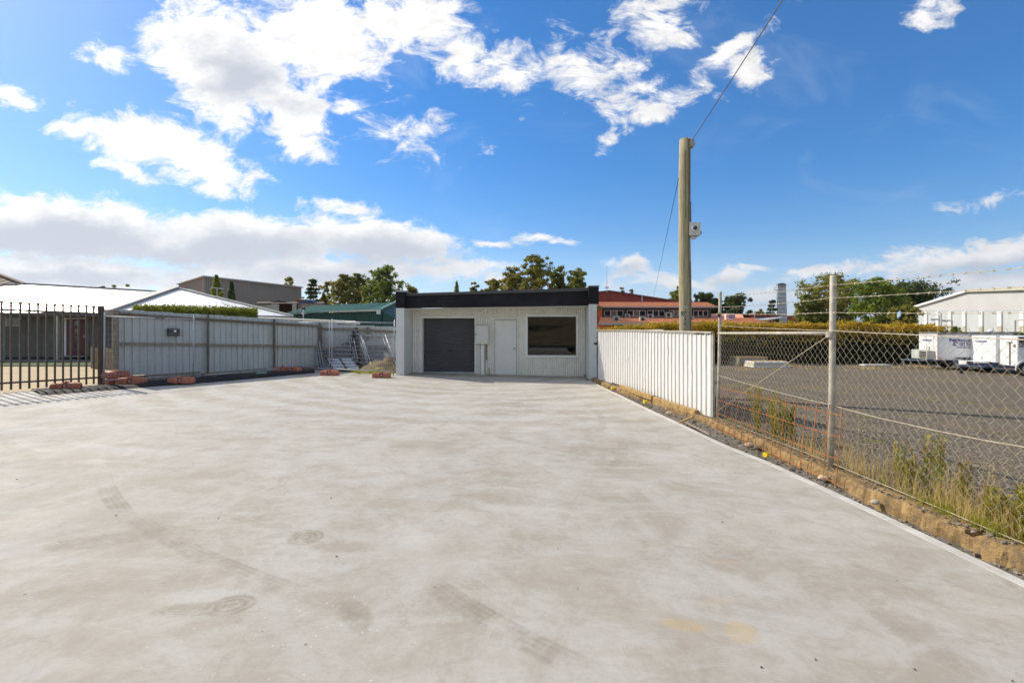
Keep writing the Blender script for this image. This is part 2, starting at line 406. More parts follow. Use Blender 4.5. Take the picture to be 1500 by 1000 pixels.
def gravel_mat(name='gravel', base=((.078, .065, .048), (.225, .188, .14)), tint=(.215, .16, .09)):
    m = bpy.data.materials.new(name); m.use_nodes = True; t = m.node_tree; t.nodes.clear(); N = NT(t)
    g = N.node('ShaderNodeTexCoord').outputs['Object']
    vo = N.node('ShaderNodeTexVoronoi', feature='F1', ins={'Vector': g, 'Scale': 38})
    vo2 = N.node('ShaderNodeTexVoronoi', feature='F1', ins={'Vector': g, 'Scale': 13})
    rnd = N.node('ShaderNodeSeparateXYZ', ins={0: vo.outputs['Color']}).outputs[0]
    rnd2 = N.node('ShaderNodeSeparateXYZ', ins={0: vo2.outputs['Color']}).outputs[0]
    c = N.mix(rnd, *base)
    c = N.mix(N.math('MULTIPLY', N.ramp(rnd2, .8, .97), N.ramp(vo2.outputs['Distance'], .5, .3)), c, (.33, .29, .22))
    c = N.mix(N.math('MULTIPLY', N.ramp(N.noise(g, .35, 6, .6, .6), .45, .7), .5), c, tint)
    c = N.mix(N.math('MULTIPLY', N.ramp(N.noise(N.vmath('MULTIPLY', g, (.35, 1.6, 1)), 1.1, 7, .7, .8), .5, .72), .6), c, (.07, .06, .047))
    c = N.mix(N.math('MULTIPLY', N.ramp(N.noise(g, .8, 5, .7), .68, .74), .6), c, (.13, .14, .045))
    b = N.node('ShaderNodeBsdfPrincipled', ins={'Base Color': c, 'Roughness': .95, 'Specular IOR Level': .2})
    h = N.math('SUBTRACT', 1.0, vo.outputs['Distance']); h = N.math('ADD', h, N.math('MULTIPLY', N.math('SUBTRACT', 1.0, vo2.outputs['Distance']), 1.2))
    bp = N.node('ShaderNodeBump', ins={'Strength': .9, 'Distance': .02, 'Height': h}); t.links.new(bp.outputs[0], b.inputs['Normal'])
    N.node('ShaderNodeOutputMaterial', ins={0: b.outputs[0]})
    return m

def leaf_mat(name, c1, c2, c3=None, trans=.3, scale=.9):
    m = bpy.data.materials.new(name); m.use_nodes = True; t = m.node_tree; t.nodes.clear(); N = NT(t)
    g = N.node('ShaderNodeTexCoord').outputs['Object']
    geo = N.node('ShaderNodeNewGeometry').outputs['Random Per Island']
    c = N.mix(N.ramp(N.noise(g, scale, 4, .6), .35, .65), c1, c2)
    c = N.mix(N.math('MULTIPLY', N.ramp(geo, .6, 1.0), .6), c, c3 or tuple(q*1.5 for q in c2))
    b = N.node('ShaderNodeBsdfPrincipled', ins={'Base Color': c, 'Roughness': .6, 'Specular IOR Level': .25})
    tr = N.node('ShaderNodeBsdfTranslucent', ins={'Color': c})
    sh = N.node('ShaderNodeMixShader', ins={0: trans, 1: b.outputs[0], 2: tr.outputs[0]})
    N.node('ShaderNodeOutputMaterial', ins={0: sh.outputs[0]})
    return m

M_CONC = concrete_mat()
M_KERB = mat('kerb_concrete', (.52, .495, .46), .85, var=.12, vscale=5, bump=.35, bscale=90, dirt=(.36, .29, .2), dirt_amt=.5)
M_GRAV = gravel_mat()
M_GROUND = mat('dry_ground', (.25, .19, .11), .95, var=.35, vscale=.5, bump=.5, bscale=20, dirt=(.22, .17, .09), dirt_amt=.7)
M_DIRT = mat('trench_soil', (.16, .14, .115), .95, var=.35, vscale=9, bump=.9, bscale=70, dirt=(.09, .08, .065), dirt_amt=.8)
M_CLAY = mat('clay_bank', (.30, .195, .08), .95, var=.45, vscale=6, bump=1.0, bscale=55, dirt=(.115, .09, .065), dirt_amt=.95)
M_DRIVE = mat('sand_driveway', (.44, .335, .19), .9, var=.1, vscale=1.6, bump=.2, bscale=60, dirt=(.40, .33, .22), dirt_amt=.4)
M_LAWN = mat('lawn_green', (.045, .085, .02), .9, var=.4, vscale=6, bump=1, bscale=90)
M_WHITE = mat('white_painted_wall', (.65, .66, .62), .55, var=.03, vscale=2, dirt=(.46, .47, .44), dirt_amt=.25, bump=.1, bscale=50)
M_CLAD = mat('pale_corrugated', (.76, .745, .65), .5, var=.04, vscale=2, dirt=(.42, .42, .37), dirt_amt=.3)
M_TRIM = mat('pale_trim', (.74, .73, .66), .5, var=.04)
M_BLACK = mat('black_paint', (.019, .018, .020), .8, var=.25, vscale=2, dirt=(.032, .031, .034), dirt_amt=.6, spec=.15)
M_CAP = mat('slate_capping', (.060, .058, .060), .45, var=.1)
M_GHOST = mat('old_lettering', (.003, .003, .003), .5, var=.1)
M_ROLLER = mat('charcoal_door', (.062, .060, .062), .5, var=.15, vscale=1.5, dirt=(.06, .058, .055), dirt_amt=.4)
M_STEEL = mat('dull_steel', (.42, .43, .44), .42, .8, var=.2, vscale=8)
M_GALV = mat('galvanised_steel', (.40, .42, .44), .5, .35, var=.2, vscale=7, dirt=(.36, .38, .4), dirt_amt=.5)
M_GALVO = mat('weathered_galvanised', (.46, .42, .34), .65, .25, var=.22, vscale=9, dirt=(.22, .16, .10), dirt_amt=.55)
M_WIRE = mat('zinc_wire', (.52, .455, .33), .6, .45, var=.2, vscale=20)
M_RUST = mat('rusty_steel', (.36, .125, .03), .85, .1, var=.35, vscale=14, dirt=(.17, .06, .02), dirt_amt=.7)
M_SHEETL = mat('grey_fence_sheet', (.48, .505, .485), .55, .0, var=.07, vscale=2, dirt=(.34, .32, .27), dirt_amt=.5, stretch=(3, 3, .6))
M_SHEETR = mat('white_fence_sheet', (.74, .73, .70), .45, .05, var=.05, vscale=2, dirt=(.52, .45, .36), dirt_amt=.35, stretch=(3, 3, .5))
M_RAIL = mat('old_timber_rail', (.17, .13, .09), .9, var=.3, vscale=10, bump=.5, bscale=40, dirt=(.08, .055, .04), dirt_amt=.7)
M_TIMB = mat('weathered_timber', (.28, .235, .17), .9, var=.3, vscale=7, bump=.7, bscale=30, stretch=(4, 4, .6), dirt=(.14, .11, .08), dirt_amt=.6)
M_YTIMB = mat('raw_timber', (.40, .26, .095), .9, var=.35, vscale=11, bump=.7, bscale=30, dirt=(.13, .09, .05), dirt_amt=.9)
M_IRON = mat('bronze_fence_paint', (.085, .062, .048), .45, .2, var=.15, vscale=8)
M_FOOT = mat('terracotta_plastic', (.42, .135, .075), .6, var=.15, vscale=8, bump=.25, bscale=50, dirt=(.50, .30, .22), dirt_amt=.5)
M_BPLAS = mat('black_sheeting', (.016, .016, .018), .75, var=.3, vscale=5, bump=.3, bscale=14, spec=.2, dirt=(.05, .045, .04), dirt_amt=.5)
M_ROOFW = mat('white_roof_metal', (.90, .88, .84), .44, .8, var=.02, vscale=1)
M_ROOFC = mat('cream_roof_metal', (.60, .57, .50), .5, var=.06, vscale=1)
M_RIDGE = mat('ridge_cap', (.34, .32, .30), .6, var=.15, vscale=3)
M_HWALL = mat('olive_cladding', (.135, .13, .105), .7, var=.08, vscale=3)
M_FASC = mat('dark_fascia', (.09, .075, .06), .6, var=.1)
M_GLASS = mat('dark_glass', (.012, .014, .016), .04, spec=.9, var=.2, vscale=1)
M_CREAM = mat('cream_frame', (.52, .50, .40), .55, var=.06)
M_RDOOR = mat('dark_red_door', (.085, .016, .018), .45, var=.15)
M_TILE = mat('brown_roof_tile', (.13, .095, .07), .85, var=.35, vscale=6, bump=.5)
M_WARE = mat('taupe_cladding', (.33, .275, .225), .6, var=.05, vscale=.5)
M_WROOF = mat('taupe_roof', (.45, .42, .37), .5, var=.06)
M_GREENR = mat('green_roof', (.06, .19, .145), .45, var=.12, vscale=.6)
M_GREENW = mat('green_wall', (.014, .075, .052), .55, var=.1, vscale=.8)
M_BRICK = mat('orange_brick', (.62, .20, .075), .85, var=.15, vscale=4, bump=.4)
M_OROOF = mat('orange_tile_roof', (.76, .34, .18), .8, var=.14, vscale=2.2, bump=.5, bscale=12, dirt=(.60, .22, .10), dirt_amt=.5)
M_NAVY = mat('navy_cladding', (.050, .055, .075), .6, var=.1)
M_DRED = mat('dark_red_steel', (.27, .042, .026), .55, var=.1, vscale=.6)
M_WPAINT = mat('white_paint', (.78, .78, .77), .4, var=.03)
M_ACBOX = mat('air_unit_casing', (.42, .42, .38), .5, var=.08)
M_DARK = mat('dark_void', (.02, .02, .02), .6, var=.2)
M_TYRE = mat('tyre_rubber', (.02, .02, .02), .85, var=.2, vscale=20)
M_CARAV = mat('caravan_white', (.76, .76, .76), .35, var=.03, vscale=3, dirt=(.6, .58, .54), dirt_amt=.2)
M_BLUET = mat('purple_blue_lettering', (.055, .04, .20), .5, var=.05)
M_BLUEC = mat('blue_chassis', (.03, .06, .13), .5, var=.2)
M_SHEDW = mat('pale_shed_wall', (.50, .53, .53), .6, var=.07, vscale=.8, dirt=(.35, .38, .38), dirt_amt=.35, stretch=(1, 1, .4))
M_SHEDU = mat('pale_shed_upper', (.52, .52, .51), .6, var=.04, vscale=.6)
M_POLE = mat('weathered_pole', (.40, .34, .20), .88, var=.22, vscale=4, bump=.8, bscale=18, stretch=(5, 5, .35), dirt=(.18, .17, .105), dirt_amt=.7)
M_YELL = mat('yellow_plastic', (.80, .58, .01), .45, var=.08)
M_BARK = mat('eucalypt_bark', (.26, .22, .17), .9, var=.3, vscale=3, stretch=(1, 1, .3))
M_STONE = mat('grey_rubble', (.20, .17, .125), .95, var=.7, vscale=26, bump=.5)
M_STONEP = mat('pink_stone', (.45, .30, .20), .9, var=.2, vscale=14, bump=.5)
M_ORANGE = mat('orange_mark', (.75, .22, .04), .5, var=.05)
M_TOWER = mat('tower_cladding', (.52, .54, .55), .5, .0, var=.06, vscale=.6)
M_HILL = mat('forested_hill', (.05, .075, .05), .95, var=.3, vscale=.003)
M_HILLB = mat('distant_range', (.045, .07, .045), .95, var=.15, vscale=.002)
M_EUC = leaf_mat('eucalypt_leaves', (.16, .16, .03), (.32, .29, .055), (.44, .38, .08), .5)
M_EUC2 = leaf_mat('green_gum_leaves', (.11, .135, .024), (.24, .26, .045), (.34, .34, .07), .5)
M_PINE = leaf_mat('pine_needles', (.045, .070, .022), (.095, .13, .035), (.15, .18, .05), .35)
M_GREENT = leaf_mat('green_tree_leaves', (.11, .16, .022), (.24, .30, .04), (.34, .38, .06), .5)
M_YELT = leaf_mat('yellow_shrub_leaves', (.16, .11, .015), (.28, .19, .03), (.36, .26, .05), .3)
M_HEDGE = leaf_mat('clipped_hedge_leaves', (.13, .16, .016), (.24, .26, .03), (.34, .36, .06), .45, 3)
M_HEDGER = leaf_mat('golden_hedge_leaves', (.36, .25, .022), (.58, .39, .04), (.68, .48, .07), .5, 1.2)
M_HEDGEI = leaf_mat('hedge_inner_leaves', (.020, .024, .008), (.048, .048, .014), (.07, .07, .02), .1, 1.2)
M_WEED = leaf_mat('weed_leaves', (.30, .29, .035), (.48, .42, .07), (.60, .48, .12), .5, 4)
M_WEEDT = leaf_mat('weed_seed_heads', (.34, .24, .08), (.42, .32, .12), (.5, .4, .2), .3, 4)
M_STRAW = leaf_mat('dry_grass_blades', (.56, .39, .13), (.74, .55, .22), (.80, .66, .34), .5, 4)
M_GRASS = leaf_mat('green_grass_blades', (.22, .26, .02), (.42, .42, .05), (.5, .46, .08), .5, 4)

# ------------------------------------------------------------------ ground and slab
g = MB()
n = 40
def grid_sheet(mb, x0, x1, y0, y1, nx, ny, zf):
    vs = [(x0+(x1-x0)*i/nx, y0+(y1-y0)*j/ny, zf(x0+(x1-x0)*i/nx, y0+(y1-y0)*j/ny)) for j in range(ny+1) for i in range(nx+1)]
    fs = [(j*(nx+1)+i, j*(nx+1)+i+1, (j+1)*(nx+1)+i+1, (j+1)*(nx+1)+i) for j in range(ny) for i in range(nx)]
    mb.add(vs, fs)
mb = MB(); mb.poly([(-6000, -3000, -.45), (6000, -3000, -.45), (6000, 9000, -.45), (-6000, 9000, -.45)])
structure(mb, 'ground', M_GROUND)

def K(Y):       # outer edge of the slab on the right
    pts = [(-8, 3.56), (3.1, 3.52), (5.9, 3.40), (6.9, 3.24), (10.4, 3.04), (15.5, 2.80), (20, 2.62)]
    for (a, xa), (b, xb) in zip(pts, pts[1:]):
        if Y <= b: return xa+(xb-xa)*(Y-a)/(b-a)
    return pts[-1][1]
def FX(Y):      # right boundary fence line
    if Y <= 8.57: return 3.80
    return 3.80+(2.95-3.80)*(Y-8.57)/(15.9-8.57)
LF = [(-13.6, 7.0), (-11.0, 12.4), (-11.05, 12.6), (-10.1, 14.5), (-8.4, 17.7), (-7.9, 18.75)]
def LX(Y):
    pts = [(-12, -18.0), (7.0, -13.4), (12.3, -11.05), (12.9, -11.05), (14.57, -9.95), (17.7, -8.3), (19, -7.6), (21, -7.4)]
    for (a, xa), (b, xb) in zip(pts, pts[1:]):
        if Y <= b: return xa+(xb-xa)*(Y-a)/(b-a)
    return pts[-1][1]
mb = MB(); ys = [-8+i*.5 for i in range(59)]
vs = []; fs = []
nx = 8
for j, Y in enumerate(ys):
    a = LX(Y); b = K(Y)-.11
    for i in range(nx+1):
        X = a+(b-a)*i/nx; vs.append((X, Y, slab_z(X)))
for j in range(len(ys)-1):
    for i in range(nx): fs.append((j*(nx+1)+i, j*(nx+1)+i+1, (j+1)*(nx+1)+i+1, (j+1)*(nx+1)+i))
mb.add(vs, fs); structure(mb, 'concrete_slab', M_CONC)
# kerb: a pale edge strip, slightly raised, with a rounded top
mb = MB(); ys = [-8+i*.25 for i in range(98)]; prof = [(-.115, -.25), (-.112, .004), (-.10, .006), (-.02, .006), (0, -.006), (0, -.25)]
vs = []; fs = []
for Y in ys:
    w = .006*math.sin(Y*1.7)+.004*noise.noise(Vector((Y*1.3, 0, 0)))
    for (dx, dz) in prof: vs.append((K(Y)+dx+w, Y, slab_z(K(Y))+dz))
m_ = len(prof)
for j in range(len(ys)-1):
    for i in range(m_-1): fs.append((j*m_+i, j*m_+i+1, (j+1)*m_+i+1, (j+1)*m_+i))
mb.add(vs, fs); structure(mb, 'kerb', M_KERB)
# strip of disturbed soil between kerb and fence
def soil_z(X, Y):
    t = (X-K(Y))/max(.1, FX(Y)-K(Y)); base = slab_z(K(Y))-.06+.05*max(0, t)
    return base+.045*noise.noise(Vector((X*4, Y*2.2, 3)))+.022*noise.noise(Vector((X*14, Y*11, 1)))
mb = MB(); vs = []; fs = []; nx = 10; ys = [-2+i*.09 for i in range(205)]
for Y in ys:
    for i in range(nx+1):
        X = K(Y)-.02+(FX(Y)+.12-K(Y))*i/nx; vs.append((X, Y, soil_z(X, Y)))
for j in range(len(ys)-1):
    for i in range(nx): fs.append((j*(nx+1)+i, j*(nx+1)+i+1, (j+1)*(nx+1)+i+1, (j+1)*(nx+1)+i))
mb.add(vs, fs); structure(mb, 'soil_strip', M_DIRT, smooth=True)
# crumbling clay bank under the fence, holding the higher gravel yard
mb = MB(); vs = []; fs = []; ys = [-2+i*.025 for i in range(724)]
def bank_top(Y): return .015+.03*noise.noise(Vector((Y*1.4, 5, 0)))+.015*noise.noise(Vector((Y*6, 9, 0)))
for Y in ys:
    w = .05*noise.noise(Vector((Y*1.1, 2, 0)))+.022*noise.noise(Vector((Y*8, 7, 0)))+.02*noise.noise(Vector((Y*27, 7, 3)))
    x0 = FX(Y)-.15+w*.6; zt = bank_top(Y)
    if abs(Y-3.63) < .05: zt -= .07                     # crack across the bank
    for (dx, z) in ((-.035, -.16), (-.02+.03*noise.noise(Vector((Y*19, 0, 4))), -.07), (.01*noise.noise(Vector((Y*31, 2, 4))), -.01+.012*noise.noise(Vector((Y*23, 6, 4)))), (.025, zt+.008*noise.noise(Vector((Y*35, 6, 1)))), (.09, zt+.012*noise.noise(Vector((Y*17, 3, 3)))), (.20, .01)):
        vs.append((x0+dx, Y, z))
for j in range(len(ys)-1):
    for i in range(5): fs.append((j*6+i, j*6+i+1, (j+1)*6+i+1, (j+1)*6+i))
mb.add(vs, fs); structure(mb, 'clay_bank', M_CLAY)
# gravel yard
mb = MB(); vs = []; fs = []
xs = [0, .25, .5, 1, 1.6, 2.4, 3.5, 5, 8, 12, 18, 28, 42, 64]; ys = [-8+i*.5 for i in range(75)]
for Y in ys:
    for i, dx in enumerate(xs):
        X = FX(Y)+.02+dx; vs.append((X, Y, .0+(0 if i == 0 else .02*noise.noise(Vector((X*.5, Y*.5, 0))))))
w_ = len(xs)
for j in range(len(ys)-1):
    for i in range(w_-1): fs.append((j*w_+i, j*w_+i+1, (j+1)*w_+i+1, (j+1)*w_+i))
mb.add(vs, fs); structure(mb, 'gravel_yard', M_GRAV, smooth=True)
# neighbour's driveway, lawn and path on the left
mb = MB(); mb.poly([(-60, 2, .15), (-17, 2, .15), (-11.2, 12.6, .15), (-11.1, 13, .15), (-8.2, 18.8, .15), (-8.2, 21.2, .15), (-60, 21.2, .15)])
structure(mb, 'driveway', M_DRIVE)
mb = MB(); mb.box(-60, -17.5, 19.9, 22.4, -.3, .19); structure(mb, 'lawn', M_LAWN)
mb = MB(); mb.box(-17.5, -10, 21.2, 21.8, -.3, .2); mb.box(-60, -10, 22.4, 23.4, -.3, .24); structure(mb, 'path', mat('path_concrete', (.16, .155, .14), .9, var=.2))
# beyond the workshop
mb = MB(); mb.poly([(-60, 21.2, .10), (-4, 21.2, .10), (-4, 60, .10), (-60, 60, .10)]); structure(mb, 'back_yard', M_GRAV)
# behind the camera: verge, street and a bank, seen only as a reflection in the office window
mb = MB(); mb.poly([(-60, -24, .02), (60, -24, .02), (60, -14, .02), (-60, -14, .02)]); structure(mb, 'road', mat('asphalt', (.055, .055, .055), .9, var=.2, vscale=1, bump=.4, bscale=80))
mb = MB(); mb.poly([(-18, -14, .03), (3.6, -14, .03), (3.6, -8, -.09), (-18, -8, .33)]); structure(mb, 'crossover', M_KERB)
mb = MB(); grid_sheet(mb, -60, 60, -60, -24, 60, 12, lambda x, y: .02+(-24-y)*.16+.5*noise.noise(Vector((x*.15, y*.15, 0)))*min(1, (-24-y)*.3)); structure(mb, 'grassy_bank', M_GROUND, smooth=True)
# hills
mb = MB(); vs = []; N_ = 160
for i in range(N_+1):
    x = -6000+12000*i/N_; h = 130+260*max(0, noise.noise(Vector((x*.0008, 0, 1)))+.25)+60*noise.noise(Vector((x*.003, 2, 0)))
    h += 170*math.exp(-((x-2950)/500)**2)
    vs += [(x, 5200, -20), (x, 6000, h*.6), (x, 6600, h)]
for i in range(N_):
    for k in range(2): mb.f.append((i*3+k, (i+1)*3+k, (i+1)*3+k+1, i*3+k+1)); mb.mi.append(0)
mb.v = [Vector(q) for q in vs]; structure(mb, 'hills', M_HILLB, smooth=True)
mb = MB(); vs = []
for i in range(N_+1):
    x = -900+2100*i/N_; h = 6+5*noise.noise(Vector((x*.01, 5, 1)))+2*noise.noise(Vector((x*.06, 5, 1)))+1.2*noise.noise(Vector((x*.2, 5, 1)))
    vs += [(x, 300, -1), (x, 330, h*.8), (x, 350, h)]
for i in range(N_):
    for k in range(2): mb.f.append((i*3+k, (i+1)*3+k, (i+1)*3+k+1, i*3+k+1)); mb.mi.append(0)
mb.v = [Vector(q) for q in vs]; o = obj(mb, 'wooded_ridge', M_HILL, smooth=True); tag(o, 'dark line of distant woodland', 'woodland', kind='stuff')

# the air: a closed box of thin even haze that fades the distant range
hm = bpy.data.materials.new('air'); hm.use_nodes = True; ht_ = hm.node_tree; ht_.nodes.clear()
hv = ht_.nodes.new('ShaderNodeVolumePrincipled'); hv.inputs['Color'].default_value = (.84, .91, 1, 1); hv.inputs['Density'].default_value = 1.0e-4; hv.inputs['Anisotropy'].default_value = .2
ho = ht_.nodes.new('ShaderNodeOutputMaterial'); ht_.links.new(hv.outputs[0], ho.inputs['Volume'])
mb = MB(); mb.box(-6100, 6100, -3100, 9100, -1.45, 640); o = obj(mb, 'haze', hm); tag(o, 'thin daylight haze lying over the whole place', 'haze', kind='stuff')

# ------------------------------------------------------------------ workshop
def corr(mb, u0, u1, z0, z1, frame, pitch=.085, depth=.026, v=0.0, seg=6):
    """sinusoidal corrugated sheet; frame(u,v,z)->world"""
    n = max(2, int((u1-u0)/pitch*seg)); vs = []
    for i in range(n+1):
        u = u0+(u1-u0)*i/n; d = v-depth*math.cos(2*math.pi*u/pitch)
        vs += [frame(u, d, z0), frame(u, d, z1)]
    mb.add(vs, [(2*i, 2*i+2, 2*i+3, 2*i+1) for i in range(n)])
WO = Vector((-4.277, 16.77, 0)); WA = R(2.0)
WU = Vector((math.cos(WA), -math.sin(WA), 0)); WV = Vector((math.sin(WA), math.cos(WA), 0))
def W(u, v, z): return WO+WU*u+WV*v+Vector((0, 0, z))
def wbox(mb, u0, u1, v0, v1, z0, z1):
    vs = [W(u, v, z) for z in (z0, z1) for (u, v) in ((u0, v0), (u1, v0), (u1, v1), (u0, v1))]
    mb.add(vs, [(3, 2, 1, 0), (4, 5, 6, 7), (0, 1, 5, 4), (1, 2, 6, 5), (2, 3, 7, 6), (3, 0, 4, 7)])
def wat(px, v): # u coordinate on the plane depth v that shows at pixel column px
    k = (px-750)/F; a = W(0, v, 0)
    return (k*a.y-a.x)/(WU.x-k*WU.y)
def wz(px, py, v):
    u = wat(px, v); return CAMZ-(py-488)*W(u, v, 0).y/F
TW = wat(876.8, 0)            # total width
shop = thing('workshop', W(TW/2, 0, 0), 'small pale corrugated workshop with black fascia, roller door and window', 'workshop')
VR = 1.15                      # depth of the recessed front
c_l, c_r = wat(592, 0), wat(863.4, 0)
mb = MB(); wbox(mb, 0, c_l, 0, 9, -.3, 2.53); obj(mb, 'side_wall', M_WHITE, shop, bevel=.012)
mb = MB(); wbox(mb, c_r, TW-.06, 0, 9, -.3, 2.66); obj(mb, 'side_wall', M_WHITE, shop, bevel=.012)
mb = MB(); wbox(mb, -.01, c_l+.005, -.01, .5, 2.533, 3.12); obj(mb, 'pier_top', M_BLACK, shop)
mb = MB(); wbox(mb, c_r-.02, TW+.01, -.01, .5, 2.663, 3.29); obj(mb, 'pier_top', M_BLACK, shop)
M_PC = mat('pier_cap', (.33, .34, .33), .7, var=.15)
mb = MB(); wbox(mb, -.03, c_l+.02, -.03, .55, 3.123, 3.17); obj(mb, 'pier_capping', M_PC, shop)
mb = MB(); wbox(mb, c_r-.04, TW+.03, -.03, .55, 3.293, 3.335); obj(mb, 'pier_capping', M_PC, shop)
# fascia board, sloping with the roof
def fq(u0, u1, v0, v1, za0, zb0, za1, zb1, mbx):
    vs = [W(u0, v0, za0), W(u1, v0, zb0), W(u1, v1, zb0), W(u0, v1, za0), W(u0, v0, za1), W(u1, v0, zb1), W(u1, v1, zb1), W(u0, v1, za1)]
    mbx.add(vs, [(3, 2, 1, 0), (4, 5, 6, 7), (0, 1, 5, 4), (1, 2, 6, 5), (2, 3, 7, 6), (3, 0, 4, 7)])
VF = .30
ua, ub = c_l+.006, c_r-.021
mb = MB(); fq(ua, ub, VF, VF+.12, 2.545, 2.63, 2.985, 3.15, mb); obj(mb, 'fascia', M_BLACK, shop)
mb = MB(); fq(ua, ub, VF-.05, VF+.4, 2.99, 3.155, 3.09, 3.27, mb); obj(mb, 'parapet_capping', M_CAP, shop, bevel=.01)
mb = MB(); fq(ua, ub, VF+.125, VR+.3, 2.50, 2.59, 2.535, 2.62, mb); obj(mb, 'soffit', M_TRIM, shop)
mb = MB(); fq(ua, ub, VF+.42, 9, 2.95, 3.1, 3.0, 3.16, mb); obj(mb, 'roof', M_GALV, shop)
mb = MB(); wbox(mb, c_l, c_r, 8.9, 9.0, -.3, 3.0); obj(mb, 'back_wall', M_WHITE, shop)
mb = MB(); fq(c_l, c_r, VR+.35, VR+.4, -.3, -.3, 2.9, 2.9, mb); 
# front wall in corrugated steel, with openings
gl, gr_, gt = wat(618.9, VR), wat(695.3, VR), wz(650, 465.9, VR)
bl, br = wat(696.6, VR), wat(716.8, VR)
dl, dr, dt = wat(724.6, VR), wat(756.8, VR), wz(740, 468.2, VR)
wl, wr, wt, wb = wat(773, VR), wat(843.8, VR), wz(800, 463.8, VR), wz(800, 519.6, VR)
TOP = 2.54
frame = lambda u, v, z: W(u, v, z)
mb = MB()
corr(mb, c_l+.01, gl-.13, -.2, TOP, frame, v=VR)
corr(mb, gl-.13, gr_+.05, gt+.07, TOP, frame, v=VR)
corr(mb, gr_+.05, dl-.045, -.2, TOP, frame, v=VR)
corr(mb, dl-.045, dr+.045, dt+.045, TOP+.02, frame, v=VR)
corr(mb, dr+.045, wl-.09, -.2, TOP+.03, frame, v=VR)
corr(mb, wl-.09, wr+.09, wt+.09, TOP+.05, frame, v=VR)
corr(mb, wl-.09, wr+.09, -.2, wb-.1, frame, v=VR)
corr(mb, wr+.09, c_r-.01, -.2, TOP+.08, frame, v=VR)
obj(mb, 'corrugated_wall', M_CLAD, shop, smooth=True)
# garage surround and reveal
mb = MB()
wbox(mb, gl-.14, gl, VR-.03, VR+.28, -.2, gt+.08); wbox(mb, gr_, gr_+.055, VR-.03, VR+.28, -.2, gt+.08); wbox(mb, gl+.001, gr_-.001, VR-.028, VR+.28, gt, gt+.078)
obj(mb, 'garage_surround', M_TRIM, shop)
gz = slab_z(-2.5)
rd = MB(); vs = []; nz = 110; z0 = gz+.035
for i in range(nz+1):
    z = z0+(gt-z0)*i/nz; ph = ((z-z0)/.077) % 1.0; d = .012*(1 if .12 < ph < .55 else 0) if True else 0
    vs += [W(gl+.001, VR+.24-d, z), W(gr_-.001, VR+.24-d, z)]
rd.add(vs, [(2*i, 2*i+1, 2*i+3, 2*i+2) for i in range(nz)])
rdoor = obj(rd, 'roller_door', M_ROLLER, shop)
mb = MB(); wbox(mb, gl+.002, gr_-.002, VR+.19, VR+.235, gz-.01, gz+.034); obj(mb, 'bottom_rail', mat('bottom_rail_pale', (.5, .5, .48), .5), rdoor)
gm = (gl+gr_)/2
mb = MB(); wbox(mb, gm-.09, gm+.09, VR+.195, VR+.225, gz+.86, gz+.9); wbox(mb, gm-.02, gm+.02, VR+.185, VR+.195, gz+.865, gz+.895); obj(mb, 'handle', M_DARK, rdoor)
# personnel door
mb = MB(); wbox(mb, dl-.045, dl-.004, VR-.025, VR+.08, -.2, dt+.05); wbox(mb, dr+.004, dr+.045, VR-.025, VR+.08, -.2, dt+.05); wbox(mb, dl-.003, dr+.003, VR-.024, VR+.08, dt+.006, dt+.048)
obj(mb, 'door_frame', M_TRIM, shop)
mb = MB(); wbox(mb, dl+.01, dr-.01, VR+.005, VR+.05, -.065, dt-.012); pd = obj(mb, 'door', mat('door_paint', (.68, .675, .61), .5, var=.03), shop, bevel=.004)
mb = MB(); wbox(mb, dl-.003, dr+.003, VR+.05, VR+.07, -.2, dt+.008); obj(mb, 'door_backing', M_DARK, shop)
kz = wz(752, 510.5, VR); ku = wat(753.4, VR)
mb = MB(); mb.tube([W(ku, VR+.0, kz), W(ku, VR-.03, kz), W(ku, VR-.035, kz), W(ku, VR-.06, kz), W(ku, VR-.075, kz)], [.030, .022, .034, .037, .024], 12); obj(mb, 'handle', M_STEEL, pd, smooth=True)
# window
mb = MB()
wbox(mb, wl-.09, wl-.002, VR-.03, VR+.1, wb-.1, wt+.09); wbox(mb, wr+.002, wr+.09, VR-.03, VR+.1, wb-.1, wt+.09)
wbox(mb, wl-.001, wr+.001, VR-.028, VR+.1, wt+.002, wt+.088); wbox(mb, wl-.001, wr+.001, VR-.055, VR+.1, wb-.098, wb-.012)
wf = obj(mb, 'window', M_TRIM, shop)
mb = MB(); t_ = .03
wbox(mb, wl, wl+t_, VR+.005, VR+.06, wb, wt); wbox(mb, wr-t_, wr, VR+.005, VR+.06, wb, wt); wbox(mb, wl+t_, wr-t_, VR+.006, VR+.06, wt-t_, wt); wbox(mb, wl+t_, wr-t_, VR+.006, VR+.06, wb, wb+t_)
obj(mb, 'sash_frame', mat('black_aluminium', (.02, .02, .022), .4), wf)
gm_ = bpy.data.materials.new('window_glass'); gm_.use_nodes = True; gt_ = gm_.node_tree; gt_.nodes.clear(); N = NT(gt_)
gb = N.node('ShaderNodeBsdfGlass', ins={'Color': (.80, .82, .82, 1), 'Roughness': 0.0, 'IOR': 1.5}); N.node('ShaderNodeOutputMaterial', ins={0: gb.outputs[0]})
mb = MB(); wbox(mb, wl+t_, wr-t_, VR+.03, VR+.04, wb+t_, wt-t_); obj(mb, 'pane', gm_, wf)
